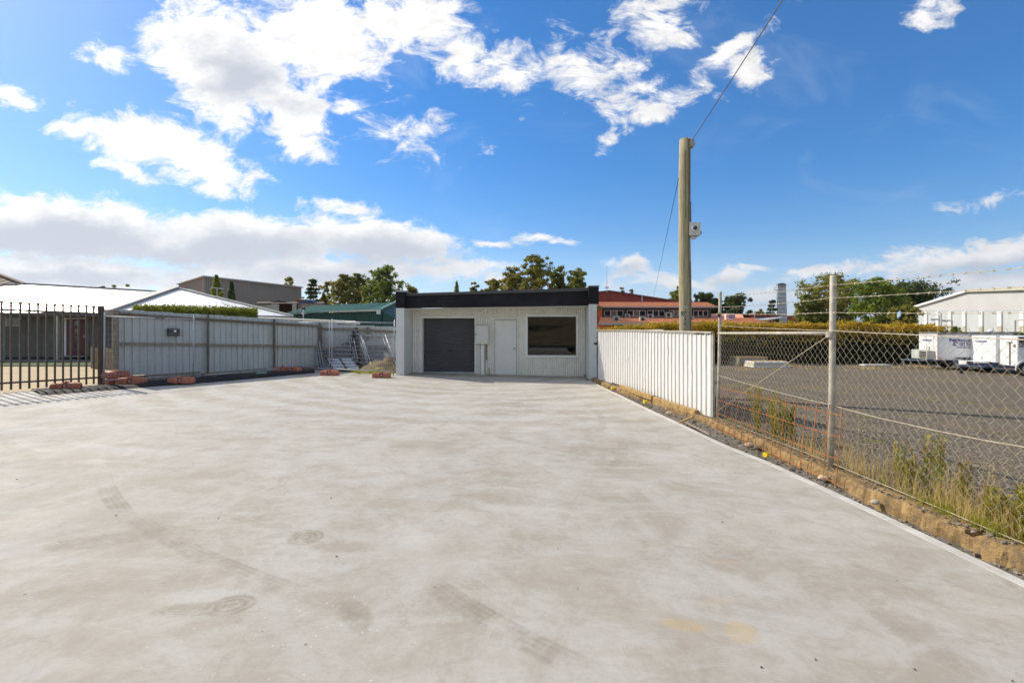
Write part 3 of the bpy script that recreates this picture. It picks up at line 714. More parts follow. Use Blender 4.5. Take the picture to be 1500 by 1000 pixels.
# inside of the office so the pane shows a room
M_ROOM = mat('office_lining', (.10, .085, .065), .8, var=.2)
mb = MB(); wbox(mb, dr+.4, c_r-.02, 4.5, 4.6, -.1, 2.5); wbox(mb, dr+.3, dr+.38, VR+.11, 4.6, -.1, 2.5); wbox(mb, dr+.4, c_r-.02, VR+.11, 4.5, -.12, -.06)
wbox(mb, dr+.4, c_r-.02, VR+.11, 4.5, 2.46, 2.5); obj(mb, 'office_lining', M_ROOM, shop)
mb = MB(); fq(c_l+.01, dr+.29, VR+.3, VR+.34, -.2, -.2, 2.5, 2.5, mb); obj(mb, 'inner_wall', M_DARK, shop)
# meter box, channel, conduits
bt, bb = wz(705, 477, VR-.2), wz(705, 504, VR-.2)
mb = MB(); wbox(mb, bl, br-.03, VR-.24, VR-.02, bb, bt); bx_ = obj(mb, 'meter_box', mat('meter_box_paint', (.60, .61, .53), .45, var=.02), shop, bevel=.006)
mb = MB(); wbox(mb, bl+.01, br-.04, VR-.255, VR-.243, bb+.012, bt-.012); obj(mb, 'lid', MATS['meter_box_paint'], bx_, bevel=.003)
mb = MB(); wbox(mb, bl+.02, bl+.07, VR-.275, VR-.257, bb+.36, bb+.40); obj(mb, 'latch', M_DARK, bx_)
mb = MB(); wbox(mb, bl+.21, bl+.27, VR-.259, VR-.256, bb+.09, bb+.135); obj(mb, 'warning_sticker', M_YELL, bx_)
cu = wat(705, VR)
mb = MB(); wbox(mb, cu, cu+.12, VR-.14, VR-.015, -.2, bb+.02); obj(mb, 'cable_channel', M_TRIM, shop)
mb = MB(); mb.tube([W(cu+.20, VR-.04, bb), W(cu+.20, VR-.04, .55)], .02, 8); obj(mb, 'conduit', mat('grey_conduit', (.12, .12, .10), .6), shop)
mb = MB(); mb.tube([W(cu+.205, VR-.06, .52), W(cu+.21, VR-.06, -.15)], .018, 8); obj(mb, 'conduit', M_WPAINT, shop)
mb = MB(); mb.tube([W(cu+.31, VR-.05, .25), W(cu+.315, VR-.05, -.15)], .014, 8); obj(mb, 'copper_pipe', mat('copper', (.45, .2, .1), .5, .6), shop)
# soffit lights and sensor, downpipe
for (pa, pb) in ((649, 671), (794, 818)):
    mb = MB(); u0, u1 = wat(pa, VR-.3), wat(pb, VR-.3); zz = 2.50+.09*(u0-ua)/(ub-ua); wbox(mb, u0, u1, VR-.36, VR-.26, zz-.035, zz-.003); obj(mb, 'batten_light', mat('batten_diffuser', (.7, .68, .72), .4), shop, bevel=.01)
us = wat(711, VR-.35); mb = MB(); mb.tube([W(us, VR-.4, 2.53), W(us, VR-.4, 2.47), W(us, VR-.4, 2.43)], [.05, .055, .02], 10); obj(mb, 'motion_sensor', M_WPAINT, shop, smooth=True)
mb = MB(); mb.tube([W(c_r+.005, -.03, 2.62), W(c_r+.0, -.035, 2.1), W(c_r+.02, -.03, 1.75)], .018, 6); obj(mb, 'cable', M_WPAINT, shop)
mb = MB(); wbox(mb, TW-.16, TW-.04, -.03, 0.0, 1.2, 1.26); obj(mb, 'bracket', M_DARK, shop)
# faded old lettering still readable on the black fascia
zf = lambda u: 2.545+(.085)*(u-ua)/(ub-ua)
def fascia_text(s, px, py, size, **k):
    u = wat(px, VF); z = wz(px, py, VF)
    return text_mesh(s, size, 'faded_lettering', M_GHOST, shop, face_M(W(u, VF-.003, z), WU), **k)
fascia_text('0488 922 788', 641, 446.5, .085, bold=.002)
mb = MB(); zz = wz(650, 441.3, VF); wbox(mb, wat(640, VF), wat(671, VF), VF-.004, VF-.001, zz-.012, zz+.012); obj(mb, 'faded_underline', M_GHOST, shop)
# apron strip in front of the building (smooth band) with a spoon drain crossing
mb = MB(); a = [W(c_l+.01, .0, 0), W(c_r, .0, 0), W(c_r, VR, 0), W(c_l+.01, VR, 0)]
mb.poly([(q.x, q.y, slab_z(q.x)+.004) for q in a]); structure(mb, 'apron', mat('apron_concrete', (.30, .27, .22), .85, var=.25, vscale=2, dirt=(.16, .13, .09), dirt_amt=.6))

# ------------------------------------------------------------------ corrugated fences
def tri_profile(w=.76, pitch=.19, depth=.036, top=.028, slope=.012):
    pts = []; x = 0
    for k in range(4):
        c = x+pitch/2
        pts += [(x, 0), (c-top/2-slope, 0), (c-top/2, -depth), (c+top/2, -depth), (c+top/2+slope, 0)]
        x += pitch
    pts.append((w, 0)); return pts
def sheet_mesh(h, name, m, depth=.036, dents=False, seed=0):
    pr = tri_profile(depth=depth*(.68 if dents else 1)); mb = MB(); rows = 15 if dents else 2; vs = []; random.seed(seed)
    dl_ = [(random.uniform(.05, .7), random.uniform(.2, h-.2), random.uniform(.05, .10), random.uniform(-.014, .014)) for _ in range(2)] if dents else []
    for j in range(rows):
        z = h*j/(rows-1)
        for (x, y) in pr:
            dy = sum(a*math.exp(-((x-cx)**2+(z-cz)**2)/(r*r)) for cx, cz, r, a in dl_)
            dx = (.004*math.sin(z*2.3+seed)*math.exp(-((z-.4)/.5)**2) if dents else 0)
            vs.append((x+dx, y+dy, z))
    n = len(pr); fs = [(j*n+i, j*n+i+1, (j+1)*n+i+1, (j+1)*n+i) for j in range(rows-1) for i in range(n-1)]
    mb.add(vs, fs); me = bpy.data.meshes.new(name); me.from_pydata(mb.v, [], mb.f); me.materials.append(m); me.update(); return me
def add_inst(name, me, parent, loc, rz=0):
    o = bpy.data.objects.new(name, me); COL.objects.link(o); o.parent = parent; o.location = loc; o.rotation_euler = (0, 0, rz); return o

# left boundary fence
a = Vector((-11.29, 12.87, 0)); b = Vector((-7.96, 18.75, 0)); d = (b-a); Llen = d.length; ang = math.atan2(d.y, d.x)
fl = thing('corrugated_fence', (a.x, a.y, 0), 'long grey corrugated steel fence with timber rails along left side', 'fence', rz=ang)
me = sheet_mesh(1.90, 'sheet', M_SHEETL)
ns = 9; wsh = Llen/ns
for i in range(ns):
    t = (i+.5)/ns; zb = .375-.215*t; zb = [.375, .352, .325, .315, .29, .262, .245, .215, .165][i]
    o = add_inst('sheet', me, fl, (i*wsh, .0, zb)); o.scale = (wsh/.76, 1, 1)
def loc_mb(): return MB()
mb = MB()
# posts and rails stand on our side (local -y)
zt = lambda s: 2.28-.26*s/Llen
for s0, s1 in ((0.15, 2.45), (2.45, 4.75), (4.75, Llen)):
    mb = MB(); mb.beam((s0, -.075, zt(s0)-.14), (s1-.01, -.075, zt(s1)-.14), .045, .085); obj(mb, 'rail', M_RAIL, fl, local=True)
    mb = MB(); mb.beam((s0, -.075, zt(s0)-.98), (s1-.01, -.075, zt(s1)-.96), .045, .085); obj(mb, 'rail', M_TIMB, fl, local=True)
mb = MB(); mb.box(-.03, .10, -.14, -.02, .1, 2.26); obj(mb, 'post', M_TIMB, fl, local=True, bevel=.01)
for s in (2.45, 4.75, 6.72):
    mb = MB(); mb.box(s-.033, s+.033, -.15, -.10, .0, zt(s)-.02+.05); obj(mb, 'post', M_RAIL, fl, local=True, bevel=.01)
mb = MB(); mb.tube([(.1, -.12, 2.15), (.35, -.12, 2.15)], .055, 10); obj(mb, 'rail_end', M_RAIL, fl, local=True)
for k in range(3):
    s0 = k*Llen/3; mb = MB(); mb.box(s0, s0+Llen/3-.01, -.06, -.01, .05, .36-.05*k); obj(mb, 'sleeper', M_TIMB, fl, local=True)
# back fence
a2 = b.copy(); b2 = Vector((-3.6, 19.6, 0)); d2 = b2-a2; L2 = d2.length; ang2 = math.atan2(d2.y, d2.x)
fb_ = thing('corrugated_fence', (a2.x, a2.y, 0), 'pale corrugated back fence behind the leaning mesh panels', 'fence', rz=ang2)
me2 = sheet_mesh(1.86, 'sheet', M_SHEETL)
for i in range(6):
    o = add_inst('sheet', me2, fb_, (i*L2/6, 0, .13-.035*i)); o.scale = (L2/6/.76, 1, 1)
mb = MB(); mb.beam((0, -.075, 1.78), (2.2, -.075, 1.72), .045, .09); obj(mb, 'rail', M_RAIL, fb_, local=True)
mb = MB(); mb.beam((2.21, -.075, 1.70), (L2, -.075, 1.62), .045, .09); obj(mb, 'rail', M_RAIL, fb_, local=True)
mb = MB(); mb.beam((0, -.075, 1.0), (L2, -.075, .85), .045, .085); obj(mb, 'rail', M_TIMB, fb_, local=True)
for s in (.1, 1.95, 3.45):
    mb = MB(); mb.box(s-.045, s+.045, -.15, -.055, 0, 1.93-.04*s); obj(mb, 'post', M_RAIL, fb_, local=True)

# right fence (white side toward us)
a = Vector((3.80, 8.57, 0)); b = Vector((2.97, 15.75, 0)); d = (b-a); RL = d.length; angr = math.atan2(d.y, d.x)
fr = thing('corrugated_fence', (a.x, a.y, 0), 'white dented corrugated steel fence running from the workshop to chain-link', 'fence', rz=angr)
nsr = 10; wr_ = RL/nsr
for i in range(nsr):
    h = [1.58, 1.60, 1.61, 1.62, 1.62, 1.62, 1.61, 1.60, 1.62, 1.64][i]
    me = sheet_mesh(h, 'sheet', M_SHEETR, dents=True, seed=i+3)
    o = add_inst('sheet', me, fr, (i*wr_, 0, [.0, .02, .05, .07, .07, .07, .07, .06, .03, .02][i])); o.scale = (wr_/.76, -1, 1)
mb = MB(); mb.beam((0.02, .02, 1.615), (RL*.55, .02, 1.685), .05, .035); obj(mb, 'top_rail', M_GALVO, fr, local=True)
mb = MB(); mb.beam((RL*.55+.01, .02, 1.685), (RL, .02, 1.70), .05, .03); obj(mb, 'top_rail', M_GALVO, fr, local=True)
for s in (0.4, 2.5, 4.9, RL-.06):
    mb = MB(); mb.box(s-.03, s+.03, -.12, -.055, -.1, 1.6); obj(mb, 'post', M_GALVO, fr, local=True)
mb = MB(); mb.box(-.008, .0, -.012, .03, .0, 1.6); obj(mb, 'edge_strip', M_GALVO, fr, local=True)
# timber footing beams under it
for (p0, p1, zz, w) in (((3.66, 9.0), (3.40, 11.0), .02, .1), ((3.37, 10.9), (3.15, 13.2), .05, .09)):
    mb = MB(); mb.beam((p0[0], p0[1], zz), (p1[0], p1[1], zz), w, .12); o = obj(mb, 'footing_beam', M_YTIMB, bevel=.012); tag(o, 'rough yellow footing beam under white fence, %s' % ('nearer one' if p0[0] > 3.5 else 'farther one'), 'beam', 'footing beams under the white fence')

# ------------------------------------------------------------------ iron picket fence, left
pa, pb = Vector((-11.13, 12.33)), Vector((-11.93, 10.7)); dd = (pa-pb).normalized(); 
fi = thing('picket_fence', (pa.x, pa.y, .2), 'bronze steel picket fence with knob finials and square end post', 'fence')
def fpt(s): q = pa-dd*s; return q    # s metres from the end post
def fz(s): return .20+.012*s
mb = MB(); q = fpt(0); mb.box(q.x-.05, q.x+.05, q.y-.05, q.y+.05, .05, 2.335); obj(mb, 'post', M_IRON, fi, bevel=.006)
Lf = 5.4
for dz, w in ((1.93, .05), (.21, .045)):
    mb = MB(); mb.beam((fpt(.05).x, fpt(.05).y, fz(0)+dz), (fpt(Lf).x, fpt(Lf).y, fz(Lf)+dz), .04, w); obj(mb, 'rail', M_IRON, fi)
pk = MB(); pk.box(-.017, .017, -.017, .017, 0, 2.02); pme = bpy.data.meshes.new('picket'); pme.from_pydata(pk.v, [], pk.f); pme.materials.append(M_IRON)
fk = MB(); fk.tube([(0, 0, 0), (0, 0, .02), (0, 0, .045), (0, 0, .07), (0, 0, .078)], [.022, .024, .044, .034, .006], 8); fme = bpy.data.meshes.new('finial'); fme.from_pydata(fk.v, [], fk.f); fme.materials.append(mat('finial_copper', (.34, .19, .12), .5, .3))
i = 1
s = .155
while s < Lf:
    q = fpt(s); o = add_inst('picket', pme, fi, (q.x-pa.x, q.y-pa.y, fz(s)+.04-.2), math.atan2(dd.y, dd.x))
    add_inst('finial', fme, o, (0, 0, 2.02)); s += .155

# ------------------------------------------------------------------ temporary fence panels and feet
def temp_panel(name, w, h, label, group=None, leg=.13, sheet=False):
    t = thing(name, (0, 0, 0), label, 'fence panel', group)
    M = M_GALV
    for x in (0, w): mb = MB(); mb.tube([(x, 0, 0), (x, 0, h+leg+.05)], .019, 8); obj(mb, 'upright', M, t, local=True, smooth=True)
    for z in (leg+.03, h+leg-.06): mb = MB(); mb.tube([(0, 0, z), (w, 0, z)], .017, 8); obj(mb, 'rail', M, t, local=True, smooth=True)
    mb = MB(); n = int(w/.075)
    for i in range(1, n): x = w*i/n; mb.tube([(x, -.012, leg+.03), (x, -.012, h+leg-.06)], .0017, 3, False)
    n = int(h/.15)
    for i in range(1, n): z = leg+.03+(h-.09)*i/n; mb.tube([(0, -.016, z), (w, -.016, z)], .0024, 3, False)
    obj(mb, 'wire_mesh', M, t, local=True)
    return t
def put(t, a, b, z=None, tilt=0):
    a = Vector((a[0], a[1])); b = Vector((b[0], b[1])); d = b-a
    t.location = (a.x, a.y, slab_z(a.x) if z is None else z)
    t.rotation_euler = (tilt, 0, math.atan2(d.y, d.x)); 
    if abs(slab_z(b.x)-slab_z(a.x)) > 0: t.rotation_euler[1] = -math.atan2((slab_z(b.x)-slab_z(a.x)), d.length)
GT = 'temporary mesh fence panels standing on feet'
A0 = P(152, 488, 12.05); A1 = P(283, 488, 13.75)
pA = temp_panel('mesh_fence_panel', (A1-A0).length, 1.78, 'standing mesh panel in front of the grey fence, next to picket fence', GT); put(pA, (A0.x, A0.y), (A1.x, A1.y))
B0 = P(415.5, 488, 18.3); B1 = P(482, 488, 16.9)
pB = temp_panel('mesh_fence_panel', (B1-B0).length, 1.80, 'standing mesh panel left of the paired uprights, running toward grey fence', GT); put(pB, (B0.x, B0.y), (B1.x, B1.y))
C0 = P(485.5, 488, 16.85); C1 = P(576.5, 488, 16.45)
pC = temp_panel('mesh_fence_panel', (C1-C0).length, 1.84, 'standing mesh panel beside the workshop, with blue tape on its uprights', GT); put(pC, (C0.x, C0.y), (C1.x, C1.y))
for x in (0.0, (C1-C0).length):
    mb = MB(); mb.tube([(x, 0, .42), (x, 0, .50)], .0225, 8); obj(mb, 'blue_tape', mat('blue_tape', (.02, .13, .42), .5), pC, local=True)
mb = MB(); mb.tube([((A1-A0).length*.53, 0, 1.85), ((A1-A0).length*.64, 0, 1.85)], .021, 8); obj(mb, 'rust_patch', M_RAIL, pA, local=True)
# panels leaning on the back fence
def lean_panel(BL, BR, TR, TL, label):
    t = thing('mesh_fence_panel', tuple(BL), label, 'fence panel', 'mesh fence panels leaning on the back fence')
    for a_, b_ in ((BL, TL), (BR, TR)):
        e = (b_-a_).normalized()*.1; mb = MB(); mb.tube([a_-e*.5, b_+e], .019, 8); obj(mb, 'upright', M_GALV, t, smooth=True)
    for a_, b_ in ((BL, BR), (TL, TR)): mb = MB(); mb.tube([a_, b_], .017, 8); obj(mb, 'rail', M_GALV, t, smooth=True)
    mb = MB()
    for i in range(1, 24): f = i/24; mb.tube([BL.lerp(BR, f), TL.lerp(TR, f)], .0017, 3, False)
    for i in range(1, 12): f = i/12; mb.tube([BL.lerp(TL, f), BR.lerp(TR, f)], .0024, 3, False)
    obj(mb, 'wire_mesh', M_GALV, t)
for (dx, dy, lab) in ((-7, .12, 'rearmost leaning mesh panel by the fence corner'), (-3.5, .06, 'middle leaning mesh panel by the fence corner'), (0, 0, 'front leaning mesh panel by the fence corner, lowest edge left')):
    lean_panel(P(474.5+dx, 541, 18.0+dy), P(524+dx, 528, 18.3+dy), P(517+dx, 488.5, 18.95+dy), P(465+dx, 486, 18.85+dy), lab)
for (dx, dy, lab) in ((-5, .12, 'rearmost leaning mesh panel toward the workshop'), (0, .05, 'front leaning mesh panel with its foot by the dirt mound')):
    lean_panel(P(544+dx, 536, 17.9+dy), P(581+dx, 537, 17.95+dy), P(565+dx, 492.5, 18.85+dy), P(530+dx, 491.5, 18.8+dy), lab)
lean_panel(P(524, 530, 18.5), P(541, 537, 18.0), P(529, 494, 18.7), P(517, 482, 19.0), 'narrow mesh panel standing on edge between the two leaning groups')
# dark sheets behind the leaning panels
def board(pts, off, name, m, label, cat, group=None):
    mb = MB(); mb.slab(pts, off); o = obj(mb, name, m, loc=pts[0], bevel=.004); return tag(o, label, cat, group)
M_SLATE = mat('slate_panel', (.09, .095, .105), .55, var=.15, vscale=3)
bd = thing('leaning_board_stack', P(470, 535, 18.9), 'dark slatted sheets leaning on back fence behind the left panels', 'boards')
for (y0, y1, Y0, Y1) in ((497, 506, 19.0, 18.9), (507, 515, 18.88, 18.75), (516, 524, 18.73, 18.6)):
    for (x0, x1) in ((466, 492), (493, 518)):
        mb = MB(); mb.slab([P(x0, y1, Y1), P(x1, y1, Y1), P(x1, y0, Y0), P(x0, y0, Y0)], (0, .02, 0)); obj(mb, 'panel', M_SLATE, bd)
board([P(541, 536, 18.0), P(577, 543, 17.7), P(566, 506, 18.6), P(538, 506, 18.7)], (0, .03, 0), 'leaning_board', M_SLATE, 'dark grey board leaning behind the dirt mound', 'board')
board([P(533, 522, 18.7), P(584, 524, 18.6), P(584, 496, 19.0), P(534, 496, 19.0)], (0, .03, 0), 'fibre_cement_sheet', mat('pale_sheet', (.40, .42, .40), .6), 'pale plain sheet standing against the back fence beside workshop', 'sheet')
board([P(512, 540, 18.3), P(530, 541, 18.3), P(524, 480, 19.0), P(517, 480, 19.0)], (0, .03, 0), 'black_netting', M_BPLAS, 'bundle of black netting propped between the leaning panels', 'netting')
# framed glazed panels lying on the ground
wp = thing('framed_panel', P(500, 545, 17.8), 'silver framed panel with grey panes leaning low behind mesh panel', 'panel')
for k, (xa, xb) in enumerate(((485, 507), (504, 525))):
    p0, p1, p2, p3 = P(xa+3, 541, 17.6), P(xb+2, 541, 17.55), P(xb-10, 524, 18.3), P(xa-8 if k == 0 else xa-6, 524, 18.3)
    mb = MB(); mb.slab([p0, p1, p2, p3], (0, .02, .01)); pn = obj(mb, 'pane', mat('dusty_glass', (.42, .45, .48), .25, var=.15, vscale=5), wp)
    mb = MB()
    for q0, q1 in ((p0, p1), (p1, p2), (p2, p3), (p3, p0)): mb.beam(q0+Vector((0, -.02, .01)), q1+Vector((0, -.02, .01)), .035, .03)
    for t in (.25, .5, .75): mb.beam(p0.lerp(p3, t)+Vector((0, -.015, .005)), p1.lerp(p2, t)+Vector((0, -.015, .005)), .015, .015)
    obj(mb, 'frame', M_DARK if k == 0 else M_SLATE, wp)
# mound of soil with weeds, hose
mb = MB(); vs = []; fs = []; cx, cy = P(558, 545, 17.6).xy
for j in range(25):
    for i in range(41):
        x = -1.5+2.1*i/40; y = -.9+1.8*j/24; r = math.sqrt((x/(1.4 if x < 0 else .62))**2+(y/.85)**2)
        h = max(0, 1-r)**.9*.62*(1+.35*noise.noise(Vector((x*2.5, y*3, 0))))+(.03*noise.noise(Vector((x*9, y*9, 2))) if r < 1 else -.05)
        vs.append((cx+x+.12, cy+y+.35, slab_z(cx)+h-.02))
for j in range(24):
    for i in range(40): fs.append((j*41+i, j*41+i+1, (j+1)*41+i+1, (j+1)*41+i))
mb.add(vs, fs); o = obj(mb, 'soil_mound', mat('mound_soil', (.17, .125, .07), .95, var=.4, vscale=4, bump=1, bscale=35, dirt=(.09, .07, .04), dirt_amt=.7), smooth=True, loc=(cx, cy, 0)); tag(o, 'heap of brown soil behind mesh panel beside the workshop', 'mound')
mb = MB(); pts = [P(542, 530, 17.0), P(544, 536, 16.95), P(548, 541, 16.9), P(556, 544, 16.9), P(562, 541, 16.95), P(558, 539, 17.0), P(550, 540, 17.0)]
mb.tube(pts, .022, 6); o = obj(mb, 'garden_hose', mat('hose_green', (.42, .48, .12), .5), smooth=True, loc=pts[0]); tag(o, 'pale green hose looped on the soil mound', 'hose')
def blades(mb, c, n, rad, h, w=.006, lean=.5, hv=.4, flat=0):
    for _ in range(n):
        a = random.uniform(0, 2*math.pi); r = rad*math.sqrt(random.random()); b = Vector((c[0]+r*math.cos(a), c[1]+r*math.sin(a)*(1-flat), c[2]))
        hh = h*random.uniform(1-hv, 1+hv*.6); la = random.uniform(0, 2*math.pi); l = Vector((math.cos(la), math.sin(la), 0))*hh*random.uniform(.05, lean)
        s_ = Vector((-l.y, l.x, 0)); s_ = s_.normalized()*w if s_.length > 0 else Vector((w, 0, 0))
        m1 = b+l*.35+Vector((0, 0, hh*.55)); tip = b+l+Vector((0, 0, hh))
        mb.add([b-s_, b+s_, m1+s_*.7, m1-s_*.7, tip], [(0, 1, 2, 3), (3, 2, 4)])
random.seed(11)
mb = MB()
for i in range(26):
    q = P(random.uniform(512, 574), 545, random.uniform(16.75, 17.2)); blades(mb, (q.x, q.y, slab_z(q.x)+.02), 14, .12, .11, .01, 1.0)
o = obj(mb, 'ground_weeds', M_GRASS); tag(o, 'low green weeds growing at the foot of the soil mound', 'weeds', kind='stuff')

# feet: blow moulded blocks in terracotta plastic
def foot():
    t = thing('fence_foot', (0, 0, 0), 'foot', 'fence foot', 'terracotta plastic fence feet')
    mb = MB()
    for sx in (-1, 1):
        x0, x1 = (.05, .31) if sx > 0 else (-.31, -.05)
        prof = [(x0, 0), (x1, 0), (x1, .075), (x1-.03, .115), (x0+.03, .125), (x0, .125)] if sx > 0 else [(x0, 0), (x1, 0), (x1, .125), (x1-.03, .125), (x0+.03, .115), (x0, .075)]
        vs = [(x, -.115, z) for x, z in prof]+[(x, .115, z) for x, z in prof]; n = 6
        mb.add(vs, [tuple(range(n)), tuple(range(n, 2*n))[::-1]]+[(i, i+n, (i+1) % n+n, (i+1) % n) for i in range(n)])
    mb.box(-.052, .052, -.075, .075, 0, .10)
    o = obj(mb, 'block', M_FOOT, t, local=True, bevel=.018)
    mb = MB(); mb.box(-.035, .035, -.09, .09, .10, .145); mb.tube([(0, 0, .1), (0, 0, .16)], .028, 8); obj(mb, 'socket', M_FOOT, t, local=True, bevel=.006)
    mb = MB(); mb.box(-.018, .018, -.121, -.112, .05, .085); obj(mb, 'label_plate', M_GALV, t, local=True)
    return t
ft = foot()
def pf(px, py, dz=0):
    q = GP(px, py); return (q.x, q.y, q.z+dz)
feet = [(97, 572, 0.0, .35, 'lone foot on the black sheeting in front of the picket fence', .9),
        (173, 563, 0.0, 1.2, 'bottom foot of the pile beside the picket end post', 1), (170, 562.5, .18, 1.3, 'upper foot on the pile beside the picket end post', 1), (193, 564.5, .03, .15, 'foot lying right of the pile under the mesh panel', 1.05),
        (266, 563, .03, .1, 'foot under the right upright of the left mesh panel', 1.0),
        (414, 545.5, .03, .3, 'foot lying at the left end of black sheeting by far fence', 1), (430, 546, .03, -.5, 'foot under the left upright of the far mesh panel', 1),
        (483, 549.5, 0, .0, 'foot under the paired uprights of mesh panels', 1), (559, 553, 0, .1, 'foot standing nearest the workshop', 1)]
for i, (px, py, dz, rz, lab, sc) in enumerate(feet):
    o = ft if i == 0 else copy_tree(ft)
    o.location = pf(px, py, dz+.03 if i in (0,) else dz); o.rotation_euler = (0, 0, rz+.1); o.scale = (sc, sc, sc*1.45); o['label'] = lab

# black sheeting and pipe along the left fence
def strip(pts_o, pts_i, z, th, name, label, bump=0):
    mb = MB(); n = 30; vs = []
    def lerp(L, t):
        k = t*(len(L)-1); i = min(int(k), len(L)-2); return L[i].lerp(L[i+1], k-i)
    for i in range(n+1):
        a_, b_ = lerp(pts_o, i/n), lerp(pts_i, i/n)
        for k in range(7):
            q = a_.lerp(b_, k/6); h = z+th*(1 if 0 < k < 6 else 0)+.018*noise.noise(Vector((q.x*3, q.y*3, k)))
            vs.append((q.x, q.y, slab_z(q.x)+h))
    mb.add(vs, [(i*7+k, i*7+k+1, (i+1)*7+k+1, (i+1)*7+k) for i in range(n) for k in range(6)])
    o = obj(mb, name, M_BPLAS, loc=tuple(pts_o[0])); return tag(o, label, 'sheeting', 'black plastic sheeting along the left fence')
strip([GP(60, 579), GP(140, 573), GP(215, 567)], [GP(45, 572), GP(140, 566.5), GP(215, 561)], .012, .05, 'plastic_sheeting', 'folded black sheeting in front of the picket fence')
strip([GP(205, 567.5), GP(265, 563.5), GP(340, 557.5), GP(461, 546.2)], [GP(205, 562), GP(265, 557), GP(340, 551), GP(461, 543.5)], .014, .07, 'plastic_sheeting', 'long black sheeting lying along the foot of the grey fence')
gp_ = thing('gate_roller_track', GP(292, 556), 'long galvanised pipe with small wheel lying along the grey fence', 'pipe')
mb = MB(); mb.tube([GP(300, 556)+Vector((0, 0, .14)), GP(372, 549)+Vector((0, 0, .13)), GP(450, 542)+Vector((0, 0, .12))], .025, 8); obj(mb, 'pipe', M_GALV, gp_, smooth=True)
mb = MB(); c = GP(290, 557)+Vector((0, .0, .14)); mb.tube([c+Vector((0, -.03, 0)), c+Vector((0, .03, 0))], .08, 14); obj(mb, 'wheel', M_STEEL, gp_)
mb = MB(); mb.tube([GP(376, 551)+Vector((0, 0, .10)), GP(390, 550)+Vector((0, 0, .10))], .03, 8); o = obj(mb, 'green_tube', mat('mint_plastic', (.25, .5, .38), .5), loc=tuple(GP(383, 551))); tag(o, 'short mint green tube on the black sheeting', 'tube')

# letter box on the grey fence
ux = Vector((math.cos(ang), math.sin(ang), 0)); nrm = Vector((ux.y, -ux.x, 0))
c = P(256.5, 486.5, 14.05); lb = thing('letter_box', c, 'dark grey letter box with white sticker fixed to grey fence', 'letter box')
t0 = (Vector((c.x, c.y, 0))-Vector((-11.29, 12.87, 0))).dot(ux); base = Vector((-11.29, 12.87, 0))+ux*t0
def lbp(s, n_, z): return base+ux*s+nrm*n_+Vector((0, 0, c.z+z))
mb = MB(); vs = [lbp(s, n_, z) for z in (-.12, .12) for (s, n_) in ((-.15, .17), (.15, .17), (.15, .035), (-.15, .035))]
mb.add(vs, [(3, 2, 1, 0), (4, 5, 6, 7), (0, 1, 5, 4), (1, 2, 6, 5), (2, 3, 7, 6), (3, 0, 4, 7)]); obj(mb, 'body', mat('dark_grey_powdercoat', (.035, .035, .045), .5), lb, bevel=.006)
mb = MB(); vs = [lbp(s, .172, z) for (s, z) in ((-.02, 0), (.045, 0), (.045, .07), (-.02, .07))]; mb.slab(vs, nrm*.002); obj(mb, 'sticker', M_WPAINT, lb)

# ------------------------------------------------------------------ foliage helpers
def leaf_quads(mb, c, rad, n, size, squash=1.0, shell=.35, up=.3):
    for _ in range(n):
        d_ = Vector((random.gauss(0, 1), random.gauss(0, 1), random.gauss(0, 1))).normalized()
        r = (shell+(1-shell)*random.random()**.6)
        q = Vector(c)+Vector((d_.x*rad[0]*r, d_.y*rad[1]*r, d_.z*rad[2]*r))
        nrm_ = (d_*.8+Vector((random.gauss(0, .6), random.gauss(0, .6), random.gauss(0, .6)+up))).normalized()
        a_ = nrm_.orthogonal().normalized(); a_.rotate(Matrix.Rotation(random.uniform(0, 6.28), 3, nrm_)); b_ = nrm_.cross(a_)
        s_ = size*random.uniform(.55, 1.3); l = s_*random.uniform(1.0, 1.9)
        mb.add([q-a_*l, q+b_*s_*.6, q+a_*l, q-b_*s_*.6], [(0, 1, 2, 3)])
